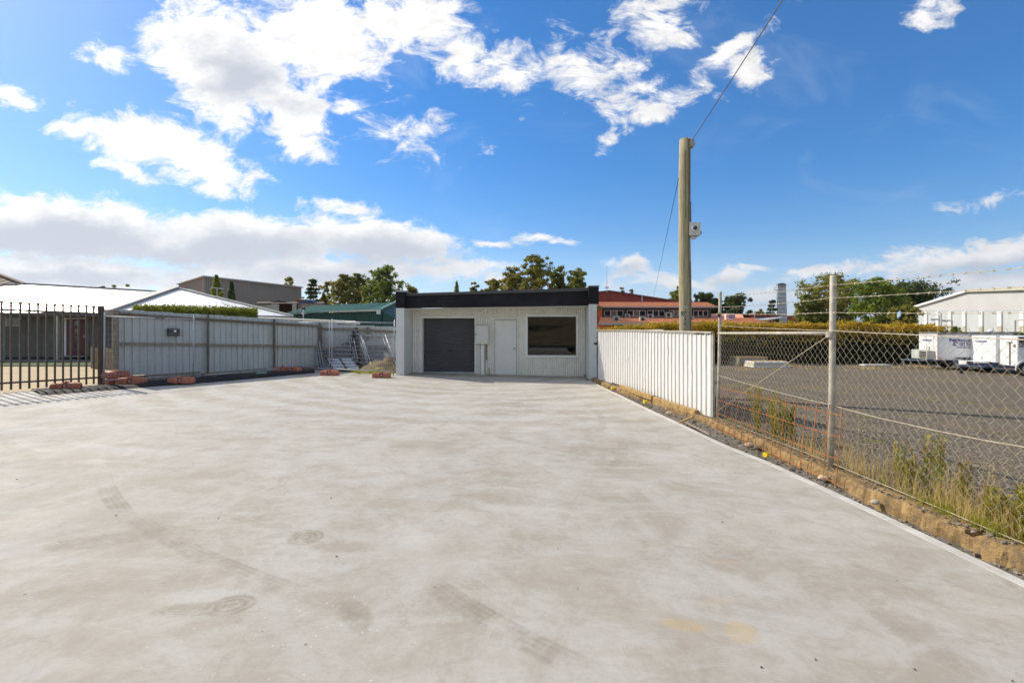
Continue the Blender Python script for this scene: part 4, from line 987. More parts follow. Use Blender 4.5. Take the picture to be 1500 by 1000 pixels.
def make_tree(name, label, cat, px, top, wpx, Y, m, kind='round', group=None, base_z=-.4, seed=0, leaf=.16, dens=1.0, bottom=None):
    random.seed(seed*31+5)
    zt_ = CAMZ-(top-488)*Y/F; X = (px-750)*Y/F; w = wpx*Y/F; H = zt_-base_z
    t = thing(name, (X, Y, base_z), label, cat, group)
    cr = MB(); tk = MB(); O = Vector((X, Y, base_z))
    if kind == 'cone':
        zb_ = H*.12
        n = int(2200*dens)
        for i in range(n):
            f = random.random()**.8; z = zb_+(H-zb_)*f; prof = math.sin(min(1, (1-f)*3.4)*math.pi/2)
            leaf_quads(cr, O+Vector((0, 0, z)), (w/2*prof, w/2*prof, .12), 1, leaf, shell=.6)
        tk.tube([O, O+Vector((0, 0, H*.7))], [w*.07, .02], 6)
    elif kind == 'pine':
        tk.tube([O, O+Vector((0, 0, H*.95))], [H*.022, .03], 6)
        lev = max(7, int(H*1.1))
        for i in range(lev):
            f = i/lev; z = H*(.22+.76*f); L = w/2*(1-f)**.8*random.uniform(.7, 1.15)+.2
            for k in range(5):
                a_ = random.uniform(0, 6.28); d_ = Vector((math.cos(a_), math.sin(a_), random.uniform(-.1, .25)))
                e = O+Vector((0, 0, z))+d_*L; tk.tube([O+Vector((0, 0, z)), e], [.05, .015], 4, False)
                for q in range(3):
                    c_ = O+Vector((0, 0, z))+d_*L*(.35+.3*q); leaf_quads(cr, c_, (L*.28+.15, L*.28+.15, .22), int(14*dens), leaf*.9, shell=.1)
    else:
        # limbs and clumps
        rnd = kind == 'round'
        ncl = int((40 if rnd else 18)*max(1, min(2.2, w*H/70)))
        tk_top = H*.55
        tk.tube([O, O+Vector((w*.02, 0, tk_top*.5)), O+Vector((-w*.02, 0, tk_top))], [H*.028, H*.02, H*.012], 7)
        lo = .26 if rnd else .36
        for i in range(ncl):
            f = (i+random.random())/ncl
            zz = H*(lo+(.93-lo)*f); ff = (zz/H-lo)/(1-lo)
            prof = math.sqrt(max(.05, 1-(max(0, ff-.2)/.8)**2))*(.8 if ff < .12 else 1)
            a_ = i*2.4+random.uniform(-.7, .7); rr = w/2*prof*(random.random()**.6)*.84
            c_ = O+Vector((rr*math.cos(a_), rr*math.sin(a_), zz+random.gauss(0, .02*H)))
            st_ = O+Vector((0, 0, min(tk_top*.97, zz*.6+.1)))
            md = st_.lerp(c_, .5)+Vector((random.uniform(-.2, .2), random.uniform(-.2, .2), -.15))
            if i % 2 == 0: tk.tube([st_, md, c_], [H*.009, H*.005, H*.002], 5, False)
            cr_ = w*random.uniform(.12, .20)*(1 if rnd else .8)
            for k in range(6):
                o_ = Vector((random.gauss(0, .75), random.gauss(0, .75), random.gauss(0, .5)))*cr_
                rs_ = cr_*random.uniform(.35, .8)
                leaf_quads(cr, c_+o_, (rs_, rs_, rs_*.7), int(42*dens*(1 if rnd else .5)*random.uniform(.6, 1.3)), leaf*.8, shell=.05, up=.5)
        for k in range(4):
            c_ = O+Vector((random.uniform(-.14, .14)*w, 0, H-w*random.uniform(.07, .14))); leaf_quads(cr, c_, (w*.11, w*.11, w*.08), int(50*dens), leaf*.8, shell=.05)
    obj(tk, 'trunk', M_BARK, t); obj(cr, 'crown', m, t)
    return t

GL = 'gum trees behind the green shed'
make_tree('gum_tree', 'sparse thin gum tree above the right end of the taupe warehouse', 'tree', 424, 405, 36, 95, M_EUC, 'sparse', GL, seed=1, leaf=.28, dens=.55)
make_tree('pine_tree', 'thin dark open pine right of the taupe warehouse', 'tree', 459, 404, 34, 80, M_PINE, 'pine', seed=2, leaf=.26, dens=.9)
make_tree('gum_tree', 'narrow gum tree between the open pine and broad gums', 'tree', 480, 412, 34, 84, M_EUC, 'sparse', GL, seed=3, leaf=.24, dens=.8)
make_tree('gum_tree', 'rounded olive gum tree with several lobes behind green shed', 'tree', 503, 401, 40, 74, M_EUC, 'round', GL, seed=4, leaf=.21)
make_tree('gum_tree', 'olive gum tree just left of the tallest bright gum', 'tree', 524, 399, 34, 78, M_EUC2, 'round', GL, seed=5, leaf=.21)
make_tree('gum_tree', 'tallest bright green gum tree behind green shed', 'tree', 562, 389, 58, 66, M_GREENT, 'round', GL, seed=6, leaf=.19, dens=1.1)
make_tree('gum_tree', 'small gum tree filling the gap below the tallest gum', 'tree', 543, 410, 30, 70, M_EUC2, 'round', GL, seed=8, leaf=.2)
make_tree('golden_shrub', 'golden yellow conical shrub in front of the gums', 'shrub', 474, 430, 14, 68, M_YELT, 'cone', seed=7, leaf=.16, dens=.8)
make_tree('gum_tree', 'low dark crown just showing over the left pier', 'tree', 604, 419, 34, 70, M_EUC, 'round', seed=9, leaf=.2)
make_tree('pine_tree', 'small pointed tree just above the black fascia', 'tree', 669, 412, 9, 60, M_EUC, 'cone', seed=10, leaf=.14, dens=.5)
make_tree('gum_tree', 'pair of small narrow crowns above the fascia middle', 'tree', 694, 413, 17, 62, M_EUC, 'round', seed=11, leaf=.15, dens=.7)
GM = 'gum trees behind the workshop'
make_tree('gum_tree', 'leftmost low gum crown of the clump above the fascia', 'tree', 724, 408, 36, 66, M_EUC, 'round', GM, seed=12, leaf=.18)
make_tree('gum_tree', 'gum crown second from left in the clump above fascia', 'tree', 752, 390, 50, 62, M_EUC, 'round', GM, seed=13, leaf=.18)
make_tree('gum_tree', 'highest gum crown above the workshop roof', 'tree', 786, 371, 58, 58, M_EUC, 'round', GM, seed=14, leaf=.17, dens=1.1)
make_tree('gum_tree', 'yellowish gum crown right of the highest one', 'tree', 818, 389, 40, 60, M_EUC2, 'round', GM, seed=15, leaf=.17)
make_tree('gum_tree', 'broad rounded gum crown at the right end of the roof', 'tree', 845, 394, 48, 58, M_EUC2, 'round', GM, seed=16, leaf=.17)
make_tree('birch_tree', 'small yellow-green tree behind the dark red roof, left one', 'tree', 911, 421, 12, 85, M_GREENT, 'round', seed=17, leaf=.2, dens=.5)
make_tree('birch_tree', 'small yellow-green tree behind the dark red roof, right one', 'tree', 925, 424, 12, 85, M_YELT, 'round', seed=18, leaf=.2, dens=.5)
GE = 'dark trees behind the orange roofed building'
make_tree('gum_tree', 'dark tree left of the utility pole above orange roof', 'tree', 994, 424, 34, 92, M_EUC2, 'round', GE, seed=19, leaf=.24)
make_tree('gum_tree', 'dark tree right of the utility pole above orange roof', 'tree', 1030, 428, 40, 90, M_PINE, 'round', GE, seed=20, leaf=.24)
make_tree('gum_tree', 'dark tree just left of the first galvanised post', 'tree', 1050, 436, 24, 90, M_PINE, 'round', GE, seed=21, leaf=.24)
make_tree('gum_tree', 'round dark tree behind the first galvanised post', 'tree', 1076, 431, 40, 88, M_PINE, 'round', GE, seed=22, leaf=.24)
make_tree('pine_tree', 'small dark pine beside the pale hose tower', 'tree', 1131, 435, 18, 88, M_PINE, 'pine', seed=23, leaf=.24)
make_tree('shrub', 'small dull tree between the street lamp and tower', 'tree', 1113, 453, 14, 95, M_EUC, 'round', seed=24, leaf=.24, dens=.6)
GR = 'large trees beyond the golden hedge'
make_tree('gum_tree', 'large spreading gum tree behind the tall fence post', 'tree', 1222, 399, 88, 52, M_EUC, 'round', GR, seed=25, leaf=.15, dens=1.3)
make_tree('gum_tree', 'lower left shoulder of dark green crown near the tower', 'tree', 1186, 432, 44, 50, M_EUC2, 'round', GR, seed=26, leaf=.15)
make_tree('cypress_tree', 'bright green bushy conifer in the middle of the right clump', 'tree', 1284, 405, 74, 46, M_GREENT, 'round', GR, seed=27, leaf=.13, dens=1.4)
make_tree('pine_tree', 'dark spreading pine at the right end of the clump', 'tree', 1330, 413, 84, 78, M_PINE, 'round', GR, seed=28, leaf=.22, dens=1.4)
make_tree('shrub', 'grey-green shrub under the dark spreading pine', 'shrub', 1326, 446, 40, 38, M_EUC, 'round', seed=29, leaf=.12)
make_tree('shrub', 'small green shrub at the end of the golden hedge', 'shrub', 1399, 478, 14, 30, M_GREENT, 'round', seed=30, leaf=.08, dens=.6)
make_tree('shrub', 'bright green bush behind the food van', 'shrub', 1492, 486, 30, 26, M_GREENT, 'round', seed=31, leaf=.07)
make_tree('gum_tree', 'small treetop showing above the long white roof', 'tree', 150, 419, 18, 90, M_EUC2, 'round', seed=32, leaf=.2, dens=.5)
make_tree('gum_tree', 'dome shaped treetop above the long white roof', 'tree', 168, 417, 16, 92, M_EUC, 'round', seed=33, leaf=.2, dens=.5)
make_tree('gum_tree', 'thin bright treetop left of the second white roof', 'tree', 187, 417, 10, 80, M_GREENT, 'sparse', seed=34, leaf=.2, dens=.5)
make_tree('cypress_tree', 'tall narrow yellow-green conifer before the taupe warehouse', 'tree', 317, 404, 14, 40, M_HEDGE, 'cone', seed=35, leaf=.12, dens=1.3)
make_tree('cypress_tree', 'narrow dark green conifer before the taupe warehouse', 'tree', 339, 414, 10, 41, M_PINE, 'cone', seed=36, leaf=.12)
make_tree('shrub', 'round green bush at the foot of the yellow-green conifer', 'shrub', 325, 428, 14, 38, M_EUC2, 'round', seed=37, leaf=.11, dens=.5)

def hedge(name, label, pts, w, z0, zfun, m_out, m_in, leaf, n_out, n_in, seed):
    random.seed(seed); c0 = pts[0]; t = thing(name, (c0[0], c0[1], z0), label, 'hedge')
    mo, mi = MB(), MB(); segs = [(Vector(a_), Vector(b_)) for a_, b_ in zip(pts, pts[1:])]; tot = sum((b_-a_).length for a_, b_ in segs)
    for mbx, n, top in ((mo, n_out, True), (mi, n_in, False)):
        for i in range(n):
            s_ = random.random()*tot
            for a_, b_ in segs:
                L = (b_-a_).length
                if s_ <= L: break
                s_ -= L
            d_ = (b_-a_).normalized(); nn = Vector((-d_.y, d_.x)); p_ = a_+d_*s_
            h = zfun(p_.x, p_.y)
            if top:
                th = random.uniform(0, math.pi); off = math.cos(th)*w/2; z = h-.35*w+math.sin(th)*w*.35
                z += random.gauss(0, .05*w); off += random.gauss(0, .03*w)
                if random.random() < .35: off = random.choice((-1, 1))*w/2*random.uniform(.9, 1.05); z = h-random.random()**1.6*min(1.1, h-z0)*.9
            else:
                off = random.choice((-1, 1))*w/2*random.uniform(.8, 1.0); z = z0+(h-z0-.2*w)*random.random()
            leaf_quads(mbx, (p_.x+nn.x*off, p_.y+nn.y*off, z), (leaf, leaf, leaf), 1, leaf, shell=.1)
    # inner body keeps the far side from showing through
    core = MB()
    for a_, b_ in segs:
        d_ = (b_-a_).normalized(); nn = Vector((-d_.y, d_.x))*w*.36; hz = zfun(a_.x, a_.y)-.3*w; hz2 = zfun(b_.x, b_.y)-.3*w
        q = [a_-nn, a_+nn, b_+nn, b_-nn]; zz = [hz, hz, hz2, hz2]
        core.add([(k.x, k.y, z0) for k in q]+[(k.x, k.y, z_) for k, z_ in zip(q, zz)], [(3, 2, 1, 0), (4, 5, 6, 7), (0, 1, 5, 4), (1, 2, 6, 5), (2, 3, 7, 6), (3, 0, 4, 7)])
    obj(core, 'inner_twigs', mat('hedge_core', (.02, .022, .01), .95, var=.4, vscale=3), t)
    obj(mo, 'outer_leaves', m_out, t); obj(mi, 'lower_leaves', m_in, t)
    return t
zl = lambda x, y: 2.58+.05*noise.noise(Vector((x*.8, y*.8, 0)))
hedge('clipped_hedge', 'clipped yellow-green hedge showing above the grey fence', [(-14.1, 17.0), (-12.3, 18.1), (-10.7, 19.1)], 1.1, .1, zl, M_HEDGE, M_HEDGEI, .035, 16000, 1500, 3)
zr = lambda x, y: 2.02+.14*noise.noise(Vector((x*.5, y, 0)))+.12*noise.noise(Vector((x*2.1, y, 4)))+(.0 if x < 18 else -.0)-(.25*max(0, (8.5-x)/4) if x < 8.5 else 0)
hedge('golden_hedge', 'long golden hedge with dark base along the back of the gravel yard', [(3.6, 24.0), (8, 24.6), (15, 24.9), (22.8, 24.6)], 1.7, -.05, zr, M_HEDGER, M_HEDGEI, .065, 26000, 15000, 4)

# ------------------------------------------------------------------ neighbour house, roofs
M_EAVE = M_FASC
hs = thing('house', (-19, 24.5, .15), 'low olive house with white metal roof and dark red door', 'house')
H0, H1 = Vector((-34, 22.2, 0)), Vector((-21.6, 24.5, 0))
wall_a = Vector((-38, 23.6, 0)); wall_b = Vector((-20.3, 24.8, 0))
ud = (wall_b-wall_a).normalized(); un = Vector((ud.y, -ud.x, 0))
def HW(px, v, z):
    k = (px-750)/F; a_ = wall_a+un*v; u = (k*a_.y-a_.x)/(ud.x-k*ud.y); q = a_+ud*u; return Vector((q.x, q.y, z))
def hz(px, py, v=0): q = HW(px, v, 0); return CAMZ-(py-488)*q.y/F
def hquad(px0, px1, z0, z1, v0, v1, name, m, par, bevel=0):
    mb = MB(); a0, a1 = HW(px0, v0, 0), HW(px1, v0, 0); b0, b1 = a0+un*(v1-v0), a1+un*(v1-v0)
    vs = [Vector((q.x, q.y, z)) for z in (z0, z1) for q in (a0, a1, b1, b0)]
    mb.add(vs, [(3, 2, 1, 0), (4, 5, 6, 7), (0, 1, 5, 4), (1, 2, 6, 5), (2, 3, 7, 6), (3, 0, 4, 7)]); return obj(mb, name, m, par, bevel=bevel)
hquad(-300, 178, .0, 2.75, -.3, 0, 'wall', M_HWALL, hs)
hquad(-300, 178, .0, .34, .002, .05, 'plinth', M_DARK, hs)
for px in (-70, -33, 37.2, 60, 83, 108-14):
    hquad(px, px+.7, .36, 2.7, .001, .008, 'joint_batten', M_FASC, hs)
hquad(-300, 88, 1.62-.0, 1.65, .001, .009, 'joint_batten', M_FASC, hs)
def hwin(x0, x1, y0, y1):
    w = hquad(x0, x1, hz(x0, y1), hz(x0, y0), .001, .05, 'window', M_CREAM, hs); hquad(x0+1.1, x1-1.1, hz(x0, y1)+.05, hz(x0, y0)-.05, .051, .056, 'pane', M_GLASS, w)
hwin(9, 31, 461.5, 477.5); hwin(-22, 3.2, 461.5, 477.5); hwin(-90, -60, 461.5, 477.5)
dz0 = .40
hquad(95.5, 98.5, dz0, hz(97, 465.5), .001, .07, 'door_frame', M_WPAINT, hs); hquad(127, 129.5, dz0, hz(128, 465.5), .001, .07, 'door_frame', M_WPAINT, hs); hquad(98.6, 126.9, hz(97, 467), hz(97, 465.5), .001, .07, 'door_frame', M_WPAINT, hs)
dd_ = hquad(98.6, 126.9, dz0, hz(97, 467.2), .001, .05, 'door', M_RDOOR, hs)
for k in range(4):
    hquad(109.5, 115.5, dz0+.35+.42*k, dz0+.6+.42*k, .051, .056, 'pane', M_GLASS, dd_)
hquad(123.3, 124.4, dz0+.95, dz0+1.15, .052, .08, 'handle', M_STEEL, dd_)
hquad(96, 130, dz0-.06, dz0-.005, .0, .35, 'step', mat('step_pale', (.3, .3, .28), .8), hs)
hquad(60, 132, .2, dz0-.16, .0, .9, 'step', M_DARK, hs)
for px, w in ((4, 3.4), (84.5, 3.6), (-80, 3.4)):
    hquad(px, px+w, .2, 2.6, .85, 1.0, 'verandah_post', M_CREAM, hs)
# roof of house
EZ = 2.68
e0 = Vector((-44, 21.5, EZ)); e1 = P(150, 460, 23.9); e1.z = EZ
r0 = P(40, 416, 28.6); r1 = P(227, 427, 33.6); r0.z = r1.z = 4.68
el = Vector((-52, 30, EZ)); vb = Vector((-20.5, 42, EZ)); vr = Vector((-48, 40, EZ))
def ribbed(mb, pts, edge_dir_pts, **k): pass
mb = MB(); mb.slab([e0, e1, r1, r0], (0, 0, -.06)); mb.slab([e0+Vector((0, 0, .002)), r0+Vector((0, 0, .002)), el], (0, 0, -.06)); mb.poly([r0, r1, vb, vr]); mb.poly([r1, e1, vb]); mb.poly([el, r0, vr])
rf = obj(mb, 'roof', M_ROOFW, hs)
mb = MB(); mb.beam(r0+Vector((0, 0, .03)), r1+Vector((0, 0, .03)), .34, .07); mb.beam(r0+Vector((0, 0, .03)), e0+Vector((0, 0, .03)), .3, .07); mb.beam(r1+Vector((0, 0, .02)), e1+Vector((0, 0, .02)), .2, .06); obj(mb, 'ridge_cap', M_RIDGE, rf)
mb = MB(); mb.beam(e0+Vector((0, -.06, -.10)), e1+Vector((0, -.06, -.10)), .12, .17); obj(mb, 'gutter', M_EAVE, hs)
# wide pan ribs under the ridge: little dark scribed teeth as in lapped sheets
mb = MB(); nr = 70
for i in range(nr):
    t = (i+.5)/nr; q = r0.lerp(r1, t)+Vector((0, -.2, .0)); mb.box(q.x-.05, q.x+.05, q.y-.03, q.y+.03, q.z-.05, q.z+.02)
obj(mb, 'ridge_scribing', M_FASC, rf)
# tiled roof at far left
tr_ = thing('tiled_roof_house', (-40, 31, 0), 'brown tiled roof of another house at the far left edge', 'house')
q0, q1, q2 = P(36, 417, 31), P(0, 428, 29), P(-120, 455, 26); top = P(-40, 388, 37)
mb = MB(); rows = 12
for k in range(rows):
    t0, t1 = k/rows, (k+1)/rows
    a0, b0 = q2.lerp(top, t0), q0.lerp(top, t0); a1, b1 = q2.lerp(top, t1), q0.lerp(top, t1)
    mb.slab([a0, b0, b1+Vector((0, 0, -.04)), a1+Vector((0, 0, -.04))], (0, 0, -.07))
obj(mb, 'roof', M_TILE, tr_)
mb = MB(); mb.beam(q0+Vector((0, 0, .05)), top+Vector((0, 0, .05)), .3, .12); obj(mb, 'ridge_cap', M_TILE, tr_)
mb = MB(); mb.box(-56, -36, 31, 44, 0, 3.0); obj(mb, 'wall', M_BRICK, tr_)
# second hip roof
h2 = thing('hip_roof_house', (-17, 26, 0), 'second house, its white hip roof rising behind clipped hedge', 'house')
A = Vector(P(154, 457, 21.8)); A.z = 2.62; B = Vector(P(429, 463, 26.9)); B.z = 2.62; Pk = P(258, 421.5, 27.2); C_ = Vector((-25.2, 28.5, 2.62)); D_ = Vector((-16.0, 34.5, 2.62)); Pk2 = Pk+Vector((.2, .9, 0))
mb = MB(); mb.slab([A, B, Pk], (0, 0, -.05)); mb.poly([C_, A, Pk, Pk2]); mb.poly([Pk, B, D_, Pk2]); mb.poly([D_, C_, Pk2]); rf2 = obj(mb, 'roof', M_ROOFW, h2)
mb = MB(); mb.beam(A+Vector((0, 0, .05)), Pk+Vector((0, 0, .05)), .42, .10); obj(mb, 'ridge_cap', M_RIDGE, rf2)
mb = MB(); mb.beam(Pk+Vector((0, 0, .03)), B+Vector((0, 0, .03)), .22, .07); obj(mb, 'ridge_cap', M_ROOFC, rf2)
mb = MB(); mb.beam(A+Vector((0, -.05, -.10)), B+Vector((0, -.05, -.10)), .12, .16); obj(mb, 'gutter', mat('taupe_gutter', (.30, .27, .24), .6), h2)
mb = MB(); mb.poly([A+Vector((.8, .9, -.1)), B+Vector((-.9, .4, -.1)), B+Vector((-.9, .4, -2.6)), A+Vector((.8, .9, -2.6))]); obj(mb, 'wall', M_HWALL, h2)
# TV aerial on second roof
ta = thing('tv_aerial', P(318, 440, 27), 'thin white television aerial in front of the yellow-green conifer', 'aerial')
mb = MB(); mb.tube([P(318, 445, 27), P(318, 421, 27)], .025, 5); obj(mb, 'mast', M_STEEL, ta)
mb = MB(); mb.tube([P(309, 421.5, 27), P(328, 423, 27)], .025, 5)
for k in range(5): mb.tube([P(311+k*4, 421.6+.3*k, 26.8), P(311+k*4, 421.6+.3*k, 27.2)], .012, 4)
obj(mb, 'boom', M_GALV, ta)
# carport roof behind back fence
cp = thing('carport', (-9, 21, .1), 'flat cream carport roof just above the back fence', 'carport')
mb = MB(); v_ = [P(354, 464.5, 21.5), P(527, 472.6, 20.6), P(520, 470, 23), P(352, 463, 25.5)]
mb.slab(v_, (0, 0, -.07)); obj(mb, 'roof', M_ROOFC, cp)
mb = MB(); mb.beam(P(354, 466, 21.45), P(527, 473, 20.55), .05, .13); obj(mb, 'fascia', mat('cream_fascia', (.6, .57, .48), .5), cp)
for (px, Y) in ((360, 21.6), (520, 20.9)):
    q = P(px, 470, Y); mb = MB(); mb.box(q.x-.05, q.x+.05, q.y-.05, q.y+.05, .1, q.z-.05); obj(mb, 'post', M_STEEL, cp)
# timber log wall
tw = thing('timber_retaining_wall', P(142, 545, 17), 'low wall of upright weathered logs behind the picket fence', 'retaining wall')
lg = MB(); lg.tube([(0, 0, 0), (0, 0, .84), (0, 0, .87)], [.058, .056, .045], 9); lme = bpy.data.meshes.new('log'); lme.from_pydata(lg.v, [], lg.f); lme.materials.append(M_TIMB)
for i in range(12):
    q = GZ(122+4.6*i, 541+i*.3, .15); 
    o = bpy.data.objects.new('log', lme); COL.objects.link(o); o.parent = tw; o.location = q-Vector(tw.location)+Vector((0, .4, random.uniform(-.05, .03)))

# ------------------------------------------------------------------ warehouse, junk shed, green shed
wh = thing('warehouse', P(298, 480, 50), 'large taupe metal warehouse behind the white roofs', 'warehouse')
c0 = Vector(P(298, 405, 50)); c1 = Vector(P(441.6, 421, 61.5)); c2 = Vector(P(262, 416, 58)); 
for q in (c1, c2): pass
def wallq(mb, a_, b_, z0=-.4):
    mb.slab([Vector((a_.x, a_.y, z0)), Vector((b_.x, b_.y, z0)), b_, a_], (Vector((a_.y-b_.y, b_.x-a_.x, 0)).normalized()*.2))
mb = MB(); wallq(mb, c0, c1); wallq(mb, c2, c0)
o = obj(mb, 'wall', M_WARE, wh)
mb = MB()
for a_, b_, n in ((c0, c1, 60), (c2, c0, 40)):
    dn = Vector((b_.y-a_.y, a_.x-b_.x, 0)).normalized()
    for i in range(n):
        q = a_.lerp(b_, (i+.5)/n)+dn*.012; mb.beam(Vector((q.x, q.y, 0)), Vector((q.x, q.y, q.z-.1)), .06, .04, (0, 1, 0))
obj(mb, 'cladding_ribs', M_WARE, wh)
mb = MB(); mb.slab([c0+Vector((0, -.3, .05)), c1+Vector((.3, -.1, .05)), c1+Vector((-9.5, 6.5, .1)), c2+Vector((-.3, 0, .05))], (0, 0, -.12)); obj(mb, 'roof', M_WROOF, wh)
mb = MB(); mb.beam(c0+Vector((0.1, -.15, .02)), c1+Vector((.1, -.15, .02)), .12, .16); obj(mb, 'gutter', M_WROOF, wh)
js = thing('lean_to_shed', P(420, 455, 46), 'low open lean-to with rusty sheets below the warehouse', 'shed')
mb = MB(); mb.slab([P(376, 444, 46), P(476, 444, 50), P(474, 442, 54), P(376, 442, 52)], (0, 0, -.12)); obj(mb, 'roof', mat('rusty_roof', (.09, .06, .045), .9, var=.4, vscale=1, dirt=(.2, .16, .11), dirt_amt=.5), js)
mb = MB(); mb.slab([P(380, 462, 46.5), P(408, 462, 47), P(408, 445, 47), P(380, 445, 46.5)], (0, .1, 0)); obj(mb, 'wall_sheet', M_GALVO, js)
mb = MB(); mb.slab([P(409, 462, 49), P(436, 462, 49), P(436, 445, 49), P(409, 445, 49)], (0, .1, 0)); obj(mb, 'back_wall', mat('brown_void', (.06, .03, .015), .9, var=.4), js)
mb = MB(); mb.slab([P(428, 460, 48), P(434, 460, 48), P(434, 445, 48), P(428, 445, 48)], (0, .1, 0)); obj(mb, 'wall_sheet', M_GALVO, js)
mb = MB(); mb.slab([P(440, 455, 48), P(475, 452, 50), P(475, 445, 50), P(440, 445, 48)], (0, .1, 0)); obj(mb, 'wall_sheet', mat('rusty_sheet', (.36, .27, .2), .8, var=.3, vscale=3), js)
for (x0, x1, y0, y1, m_, lab) in ((438, 462, 438.8, 443.5, M_BLUEC, 'dark blue tarpaulin bundle on the lean-to roof'), (398, 424, 440.8, 443.5, M_DARK, 'dark scrap pile on the lean-to roof'), (434, 446, 437.5, 441, M_RUST, 'rusty scrap sheets on the lean-to roof')):
    a_, b_ = P(x0, y1, 50), P(x1, y0, 50); mb = MB(); 
    pts = [(a_.x, 49.5, a_.z), (b_.x, 49.5, a_.z), (b_.x-.3, 49.5, b_.z-.05), ((a_.x+b_.x)/2, 49.5, b_.z), (a_.x+.4, 49.5, b_.z-.12)]
    mb.slab(pts, (0, 1.2, 0)); o = obj(mb, 'scrap_bundle', m_, loc=pts[0]); tag(o, lab, 'scrap', 'scrap on the lean-to roof')
gs = thing('green_shed', P(500, 478, 36), 'dark green metal shed with lighter green roof', 'shed')
ga, gb_ = Vector(P(558, 453.5, 34.3)), Vector(P(420, 458.2, 40.3)); gz_ = (ga.z+gb_.z)/2
ra, rb = Vector(P(579.5, 443.3, 38.5)), Vector(P(457, 448, 43.6))
mb = MB(); mb.slab([gb_, ga, ra, rb], (0, 0, -.08)); mb.poly([ra, rb, rb+Vector((2.2, 4.5, -.9)), ra+Vector((2.2, 4.5, -.9))]); obj(mb, 'roof', M_GREENR, gs)
mb = MB(); nr = 42
for i in range(nr):
    t = (i+.5)/nr; mb.beam(gb_.lerp(ga, t)+Vector((0, 0, .01)), rb.lerp(ra, t)+Vector((0, 0, .01)), .05, .05)
obj(mb, 'roof_ribs', M_GREENR, gs)
mb = MB(); gbl = gb_+Vector((.4, .3, -.1)); gal = ga+Vector((-.1, .25, -.1)); 
mb.slab([Vector((gbl.x, gbl.y, 0)), Vector((gal.x, gal.y, 0)), gal, gbl], (.1, .2, 0)); obj(mb, 'wall', M_GREENW, gs)
mb = MB()
for i in range(50):
    q = gbl.lerp(gal, (i+.5)/50); mb.beam(Vector((q.x, q.y-.02, .3)), Vector((q.x, q.y-.02, q.z-.05)), .05, .04, (0, 1, 0))
obj(mb, 'wall_ribs', M_GREENW, gs)
ge = Vector((-5.5, 42.5, 3.4)); 
mb = MB(); mb.slab([Vector((gal.x+.15, gal.y+.1, 0)), Vector((ge.x, ge.y, 0)), ge, ra+Vector((.15, .1, -.08)), gal+Vector((.15, .1, -.02))], (-.08, .1, 0)); gw = obj(mb, 'gable_wall', M_GREENW, gs)
mb = MB(); q0, q1 = P(564, 478, 35.6), P(580, 478, 37.9); mb.slab([Vector((q0.x, q0.y-.12, .0)), Vector((q1.x, q1.y-.12, 0)), Vector((q1.x, q1.y-.12, 2.75)), Vector((q0.x, q0.y-.12, 2.7))], (.03, -.05, 0)); obj(mb, 'roller_door', mat('green_roller', (.012, .07, .048), .5), gs)
mb = MB(); mb.beam(gb_+Vector((4, -2.3, -.02)), ga+Vector((0, -.08, -.05)), .1, .12); obj(mb, 'gutter', mat('pale_gutter', (.5, .45, .36), .5), gs)
mb = MB(); mb.beam(ga+Vector((0, 0, .04)), ra+Vector((0, 0, .04)), .15, .12); obj(mb, 'barge_board', mat('mint_barge', (.12, .30, .24), .5), gs)
mb = MB(); mb.box(*sum([[q-.12, q+.12] for q in P(554.5, 457.5, 34.0)], [])); obj(mb, 'camera', M_WPAINT, gs)
pp = thing('vent_pole', P(444.5, 468, 30), 'thin pole standing before the green shed', 'pole'); mb = MB(); mb.tube([P(444.5, 468, 30), P(444.5, 449, 30)], .035, 6); obj(mb, 'shaft', M_STEEL, pp)
mb = MB(); q = P(444.7, 452, 30); mb.box(q.x-.1, q.x+.1, q.y-.05, q.y+.05, q.z-.06, q.z+.06); obj(mb, 'bracket', M_DARK, pp)

# ------------------------------------------------------------------ utility pole
PY = 11.6
up = thing('utility_pole', (4.40, PY, 0), 'tall weathered timber utility pole behind the white fence', 'pole')
mb = MB(); pts = []; rs = []
for k in range(15):
    f = k/14; py = 488+90-(90+281)*f
    z = -.1+(6.53+.1)*f; pts.append((4.40+.012*math.sin(f*7)+.012*(1-f), PY, z)); rs.append(.160-.022*f+.004*math.sin(f*17))
mb.tube(pts, rs, 20); po = obj(mb, 'shaft', M_POLE, up, smooth=True)
for (dx, z0, z1) in ((.05, 3.0, 6.5), (-.03, 4.5, 6.2), (.09, .8, 3.4)):
    mb = MB(); mb.beam((4.40+dx, PY-.142, z0), (4.40+dx, PY-.138, z1), .012, .012, (0, 1, 0)); obj(mb, 'crack', M_RAIL, up)
mb = MB(); mb.tube([(4.40+.07, PY-.16, 6.28), (4.40+.07, PY-.16, 4.9)], .012, 6); mb.tube([(4.5, PY-.13, 4.9), (4.51, PY-.12, 4.3)], .012, 6); obj(mb, 'cable', M_RAIL, up)
mb = MB(); mb.tube([(4.53, PY-.06, 6.52), (4.54, PY-.06, 6.45), (4.55, PY-.06, 6.36), (4.55, PY-.06, 6.28)], [.04, .085, .085, .03], 10); obj(mb, 'insulator', mat('porcelain', (.42, .40, .32), .4), up, smooth=True)
mb = MB(); mb.tube([(4.44, PY-.15, 6.5), (4.50, PY-.12, 6.47), (4.53, PY-.08, 6.42)], .014, 6); obj(mb, 'clamp', M_STEEL, up)
